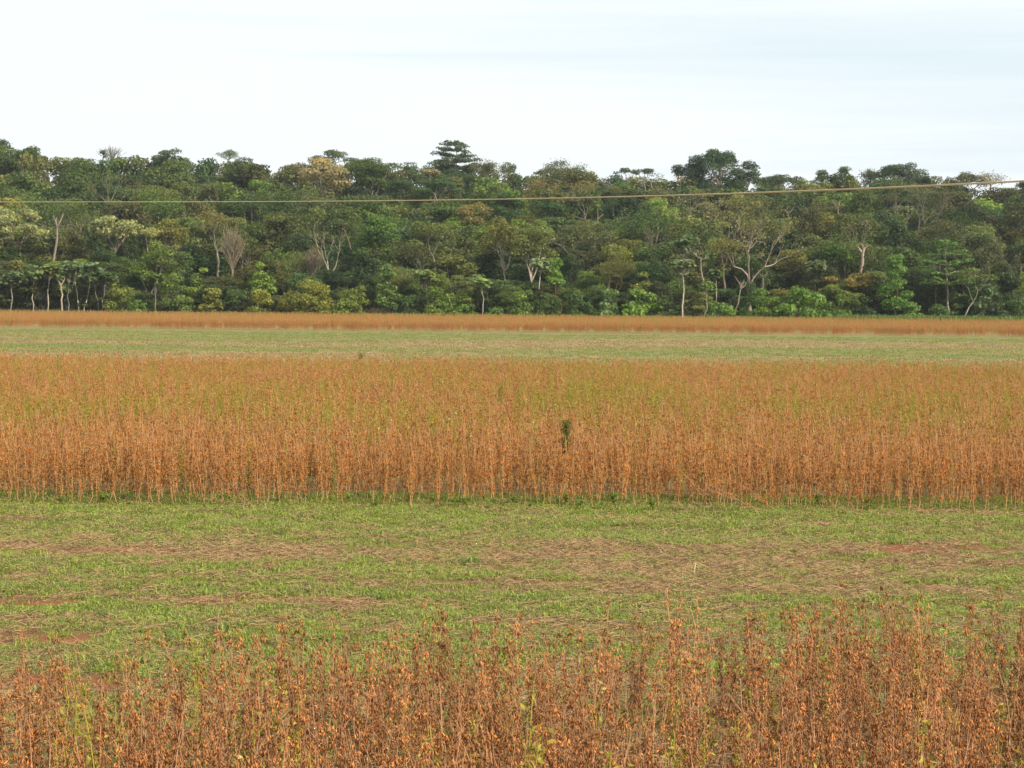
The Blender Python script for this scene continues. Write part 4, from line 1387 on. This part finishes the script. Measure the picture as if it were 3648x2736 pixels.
TUFT = [blades(300 + i, 64, 0.14, 0.045, 0.0040, M_GRASS, 1.6) for i in range(3)] + [blades(310 + i, 64, 0.15, 0.04, 0.0040, M_GRASSD, 1.8) for i in range(2)]
STRAW = [straws(330 + i, 34, 0.20, 0.03, 0.17, M_STRAW) for i in range(4)] + [straws(340, 8, 0.3, 0.3, 0.6, M_STRAW)]
g_pts, s_pts = [], []
N_G = 46000
for _ in range(N_G):
    y = 8 + 24.6 * rs.random() ** 0.75
    half = 0.275 * y + 4.6
    x = rs.uniform(-half, half)
    c = straw_cover(x, y)
    b = soil_bare(x, y)
    if b > 0.15:
        if rs.random() < 0.85:
            continue
    pr = 0.12 + 0.88 / (1 + math.exp((c - 0.10) * 5.5))
    if y < 14.5:
        pr *= 0.45
    if rs.random() < pr:
        s = rs.uniform(0.6, 1.15) * (1.15 if c < -0.2 else 0.9)
        g_pts.append((x, y, gz(x, y), rs.gauss(0, 0.1), rs.gauss(0, 0.1), rs.uniform(0, 6.28), s, rs.randrange(3) if rs.random() < 0.72 - 0.5 * max(0, c + 0.15) else 3 + rs.randrange(2)))
for _ in range(18500):
    y = 8 + 23.2 * rs.random() ** 0.75
    half = 0.275 * y + 4.6
    x = rs.uniform(-half, half)
    c = straw_cover(x, y)
    b = soil_bare(x, y)
    pr = 0.20 + 0.7 / (1 + math.exp(-(c - 0.06) * 6))
    if b > 0.15:
        pr *= 0.5
    if rs.random() < pr:
        s_pts.append((x, y, gz(x, y), 0, 0, rs.gauss(0, 0.5), rs.uniform(0.7, 1.15), rs.randrange(4) if rs.random() < 0.9 else 4))
o = make_scatter('grass', g_pts, TUFT)
tag(o, 'short green grass and weeds growing in the harvested strip', 'grass', kind='stuff')
o = make_scatter('straw_litter', s_pts, STRAW)
tag(o, 'dry tan straw litter lying in streaks on the harvested strip', 'straw', kind='stuff')
print('grass', len(g_pts), 'straw', len(s_pts))

# far strip between the two back stands
M_GRASSF = leaf_material('far_grass', (0.195, 0.22, 0.075), 0.25, 0.4, (1.2, 1.1, 0.8), 0.6, 0.3)
FTUFT = [blades(360 + i, 40, 0.35, 0.08, 0.010, M_GRASSD, 0.8) for i in range(2)] + [blades(365, 40, 0.35, 0.06, 0.010, M_STRAW, 1.6), blades(366, 40, 0.32, 0.09, 0.010, M_GRASSF, 0.8)]
f_pts = []
for _ in range(42000):
    y = 76 + 101 * rs.random()
    half = 0.275 * y + 7
    x = rs.uniform(-half, half)
    if y > 171 - 0.05 * x:
        continue
    c = 0.8 * nz(x * 0.12, y * 0.5, 0.22, 40) + 0.4 * nz(x * 0.3, y, 1.0, 44)
    c += 0.30 * math.exp(-((y - 133) / 13) ** 2) - 0.30 * math.exp(-((y - 163) / 14) ** 2) - 0.22 * math.exp(-((y - 117) / 5) ** 2) + 0.25 * math.exp(-((y - 108) / 4) ** 2)
    k = 3 if (c < -0.12) else (0 + rs.randrange(2) if c < 0.12 else 2)
    if rs.random() < 0.42:
        f_pts.append((x, y, 0, 0, 0, rs.uniform(0, 6.28), rs.uniform(0.6, 1.2), k))
o = make_scatter('stubble', f_pts, FTUFT)
tag(o, 'low grass and stubble on the far harvested strip', 'stubble', kind='stuff')

# tall grass at the foot of the forest, thick at the right
FR = [blades(380 + i, 46, 0.5, 0.9, 0.03, M_FRINGE, 0.5) for i in range(3)]
r_pts = []
for _ in range(5200):
    x = rs.uniform(-78, 78)
    y = 253.5 + rs.uniform(0, 3.0) - 0.045 * x
    dens = 0.25 if x < 25 else 1.0
    if rs.random() < dens:
        r_pts.append((x, y, 0, 0, 0, rs.uniform(0, 6.28), rs.uniform(0.7, 1.3) * (1.15 if x > 40 else 0.85), rs.randrange(3)))
o = make_scatter('tall_grass', r_pts, FR)
tag(o, 'light green tall grass between the distant soybeans and the forest', 'grass', kind='stuff')

# ------------------------------------------------------------------ weeds and single things in the fields


def weed_meshes(seed, h, w, n, mat, leaf, stemmat, low=0.25):
    rng = np.random.default_rng(seed)
    st, lf = MB(), MB()
    tube(st, limb_path(rng, (0, 0, -0.02), (rng.normal(0, .03), 0, h * 0.95), 0.05, 5, 0), list(np.linspace(0.009, 0.003, 6)), 5)
    ends = []
    for k in range(30):
        z = h * rng.uniform(low, 0.9)
        a = rng.uniform(0, 6.283)
        L = w / 2 * rng.uniform(0.6, 1.0) * math.sin(math.pi * min(0.97, 0.12 + 0.85 * (z / h - low * 0.8) / (1 - low * 0.8)))
        e = np.array([math.cos(a) * L, math.sin(a) * L, min(h, z + 0.1 + L * 1.5)])
        tube(st, [(0, 0, z), tuple(e * np.array([.6, .6, 1]) * 0.5 + np.array([0, 0, z * 0.5])), tuple(e)], [0.004, 0.003, 0.0015], 3)
        ends.append((np.array([0, 0, z]), e))
    C = []
    for _ in range(n):
        a, e = ends[rng.integers(len(ends))]
        q = rng.uniform(0.15, 1.05)
        C.append(a + (e - a) * q + rng.normal(size=3) * w * 0.06)
    C = np.array(C)
    leaf_quads(lf, rng, C, unit(rng.normal(size=C.shape) + np.array([0, 0, 0.5])), leaf, leaf * 0.36, 0, rng.uniform(0, 0.9, n), 0.2)
    return st.mesh('weed_stem', [stemmat]), lf.mesh('weed_leaves', [mat])


M_DWEED = leaf_material('dark_weed_leaf', (0.13, 0.13, 0.022), 0.2, 0.5, (1.2, 1.0, 0.7), 0.5, 0.3)
for (u, v, Y, w, n, lab) in [
        (567, 421, 31.3, 0.25, 900, 'darkest tall bushy weed standing alone in the middle soybean stand'),
        (500, 386, 46.0, 0.30, 240, 'slim olive weed in the middle stand up and left of the darkest weed'),
        (361, 353, 70.0, 0.38, 420, 'small dark weed poking above the back edge of the middle stand at left')]:
    p = at(u, v, Y)
    sm, lm = weed_meshes(int(u), p.z, w, n, M_DWEED, 0.021, M_STEMG, 0.52)
    o = link_mesh('tall_weed', sm, None, (p.x, Y, 0))
    tag(o, lab, 'weed')
    q = link_mesh('leaves', lm, o)
    q['kind'] = 'stuff'

lw = [weed_meshes(500 + i, 0.26, 0.3, 70, M_WEED, 0.04, M_STEMG) for i in range(4)]
for i in range(44):
    u = rs.choice([rs.uniform(0, 1024), rs.uniform(0, 130), rs.uniform(380, 620)])
    Y = rs.uniform(30.2, 31.2)
    x = at(u, 500, Y).x
    sm, lm = lw[i % 4]
    o = link_mesh('leafy_weed', sm, None, (x, Y, gz(x, Y)))
    s = rs.uniform(0.3, 0.75)
    o.scale = (s, s, s)
    o.rotation_euler = (0, 0, rs.uniform(0, 6.28))
    tag(o, 'low leafy green weed at the foot of the middle soybean stand', 'weed', 'leafy weeds along the front of the middle stand')
    q = link_mesh('leaves', lm, o)
    q['kind'] = 'stuff'
# coarse weeds and grass clumps nearer the camera
big = [blades(520 + i, 60, 0.16, 0.16, 0.008, M_WEED, 1.1) for i in range(3)]
for i, (u, v, lab) in enumerate([
        (176, 640, 'blue green coarse grass clump at left where the near stand begins'),
        (222, 632, 'spreading coarse grass clump right of the blue green one at left'),
        (385, 597, 'small bright grass clump in the harvested strip left of centre'),
        (512, 652, 'green grass clump behind the near stand at the centre'),
        (470, 560, 'single green grass clump in the straw streak near the centre'),
        (700, 742, 'green weed clump between near soybeans at the lower right of centre'),
        (440, 738, 'green weed clump in the gap of the near stand left of bottom centre'),
        (885, 700, 'dull green weed clump in the near stand at right')]):
    Y = 6500 / (v + 6 - 296)
    x = at(u, v, Y).x
    o = link_mesh('grass_clump', big[i % 3], None, (x, Y, gz(x, Y)))
    o.scale = (0.8, 0.8, 0.8)
    tag(o, lab, 'grass clump')

# plants knocked over out of the middle stand
for i, (u, v, ang, tilt, lab) in enumerate([
        (252, 506, 0.3, -0.85, 'knocked over soybean plant lying forward at the left front of the middle stand'),
        (246, 504, 0.9, -0.72, 'second leaning soybean plant behind the knocked over one at left'),
        (714, 500, 1.2, -0.75, 'soybean plant leaning out of the middle stand right of centre'),
        (760, 503, 2.1, -1.15, 'lowest flattened soybean plant at the front of the middle stand at right'),
        (775, 503, 2.8, -1.0, 'flattened soybean plant right of the lowest flattened one'),
        (855, 500, 0.6, -0.8, 'leaning soybean plant furthest right at the front of the middle stand')]):
    Y = 30.2
    x = at(u, v, Y).x
    sm, pm = NEAR[i]
    o = link_mesh('fallen_soybean_plant', sm, None, (x, Y, 0.05))
    o.rotation_euler = (0.25, tilt, 0)
    tag(o, lab, 'soybean plant')
    q = link_mesh('pods', pm, o)
    q['kind'] = 'stuff'
mb = MB()
tube(mb, [(0, 0, -0.01), (0.008, 0, 0.06), (0.02, 0.004, 0.12)], [0.008, 0.0085, 0.006], 6, 0, 0.95)
M_STUB = leaf_material('bleached_stalk', (0.5, 0.42, 0.29), 0.0, 0.2, (1, 1, 1), 0.7, 0.3)
Y = 6500 / (573 - 297)
x = at(694, 573, Y).x
o = link_mesh('broken_stalk', mb.mesh('broken_stalk', [M_STUB]), None, (x, Y, gz(x, Y)))
tag(o, 'pale broken stalk standing up out of the straw right of centre', 'stalk')

# ------------------------------------------------------------------ power cables
m, nt, out = new_mat('weathered_cable')
p = mk(nt, 'ShaderNodeBsdfPrincipled')
tc = mk(nt, 'ShaderNodeTexCoord')
nn = noise_tex(nt, tc.outputs['Object'], 3.0, 3)
nt.links.new(mixc(nt, nn, (0.50, 0.40, 0.25), (0.68, 0.56, 0.36)), p.inputs['Base Color'])
p.inputs['Metallic'].default_value = 0.2
p.inputs['Roughness'].default_value = 0.5
nt.links.new(p.outputs[0], out.inputs[0])
M_CABLE = m
xa, ya = -23.0, 90.0
xb, yb = 13.9, 58.0
us = np.array([-60, 0, 200, 384, 512, 694, 844, 990, 1060])
vs = np.array([202.5, 201.5, 202.0, 201.0, 198.8, 194.6, 189.5, 182.6, 178.8])
cf = np.polyfit(us, vs, 4)
dx, dy = xb - xa, yb - ya
dl = math.hypot(dx, dy)
nrm = (-dy / dl, dx / dl)
for i, (lab, off, dz) in enumerate([('nearest of the three brown power cables crossing above the fields', -0.5, -0.02),
                                    ('middle of the three brown power cables crossing above the fields', 0.0, 0.0),
                                    ('furthest of the three brown power cables crossing above the fields', 0.5, 0.02)]):
    P = []
    for t in np.linspace(-0.22, 1.12, 60):
        X, Yv = xa + dx * t, ya + dy * t
        uu = 512 + F_PX * X / Yv
        uc = max(-100, min(1080, uu))
        zz = at(uc, np.polyval(cf, uc), Yv).z
        P.append((X - nrm[0] * -off, Yv - nrm[1] * -off, zz + dz))
    P.sort(key=lambda q: q[0])
    mb = MB()
    tube(mb, P, [0.012] * len(P), 6)
    o = link_mesh('power_cable', mb.mesh('power_cable', [M_CABLE], True))
    tag(o, lab, 'cable', 'power cables crossing the view')

# ------------------------------------------------------------------ air
mb = MB()
X0, X1, Y0, Y1, Z0, Z1 = -3100, 3100, -3100, 3600, -1.2, 50
mb.add([(X0, Y0, Z0), (X1, Y0, Z0), (X1, Y1, Z0), (X0, Y1, Z0), (X0, Y0, Z1), (X1, Y0, Z1), (X1, Y1, Z1), (X0, Y1, Z1)],
       [(0, 3, 2, 1), (4, 5, 6, 7), (0, 1, 5, 4), (1, 2, 6, 5), (2, 3, 7, 6), (3, 0, 4, 7)])
m, nt, out = new_mat('thin_haze')
pv = mk(nt, 'ShaderNodeVolumePrincipled')
pv.inputs['Color'].default_value = (0.80, 0.88, 0.97, 1)
pv.inputs['Density'].default_value = 0.00012
pv.inputs['Anisotropy'].default_value = 0.2
nt.links.new(pv.outputs[0], out.inputs['Volume'])
o = link_mesh('haze', mb.mesh('haze', [m]))
tag(o, 'thin pale haze softening the distant forest', 'haze', kind='stuff')

tris = sum(len(me.loops) - 2 * len(me.polygons) for me in bpy.data.meshes)
print('TRIS', tris, 'objects', len(bpy.data.objects))
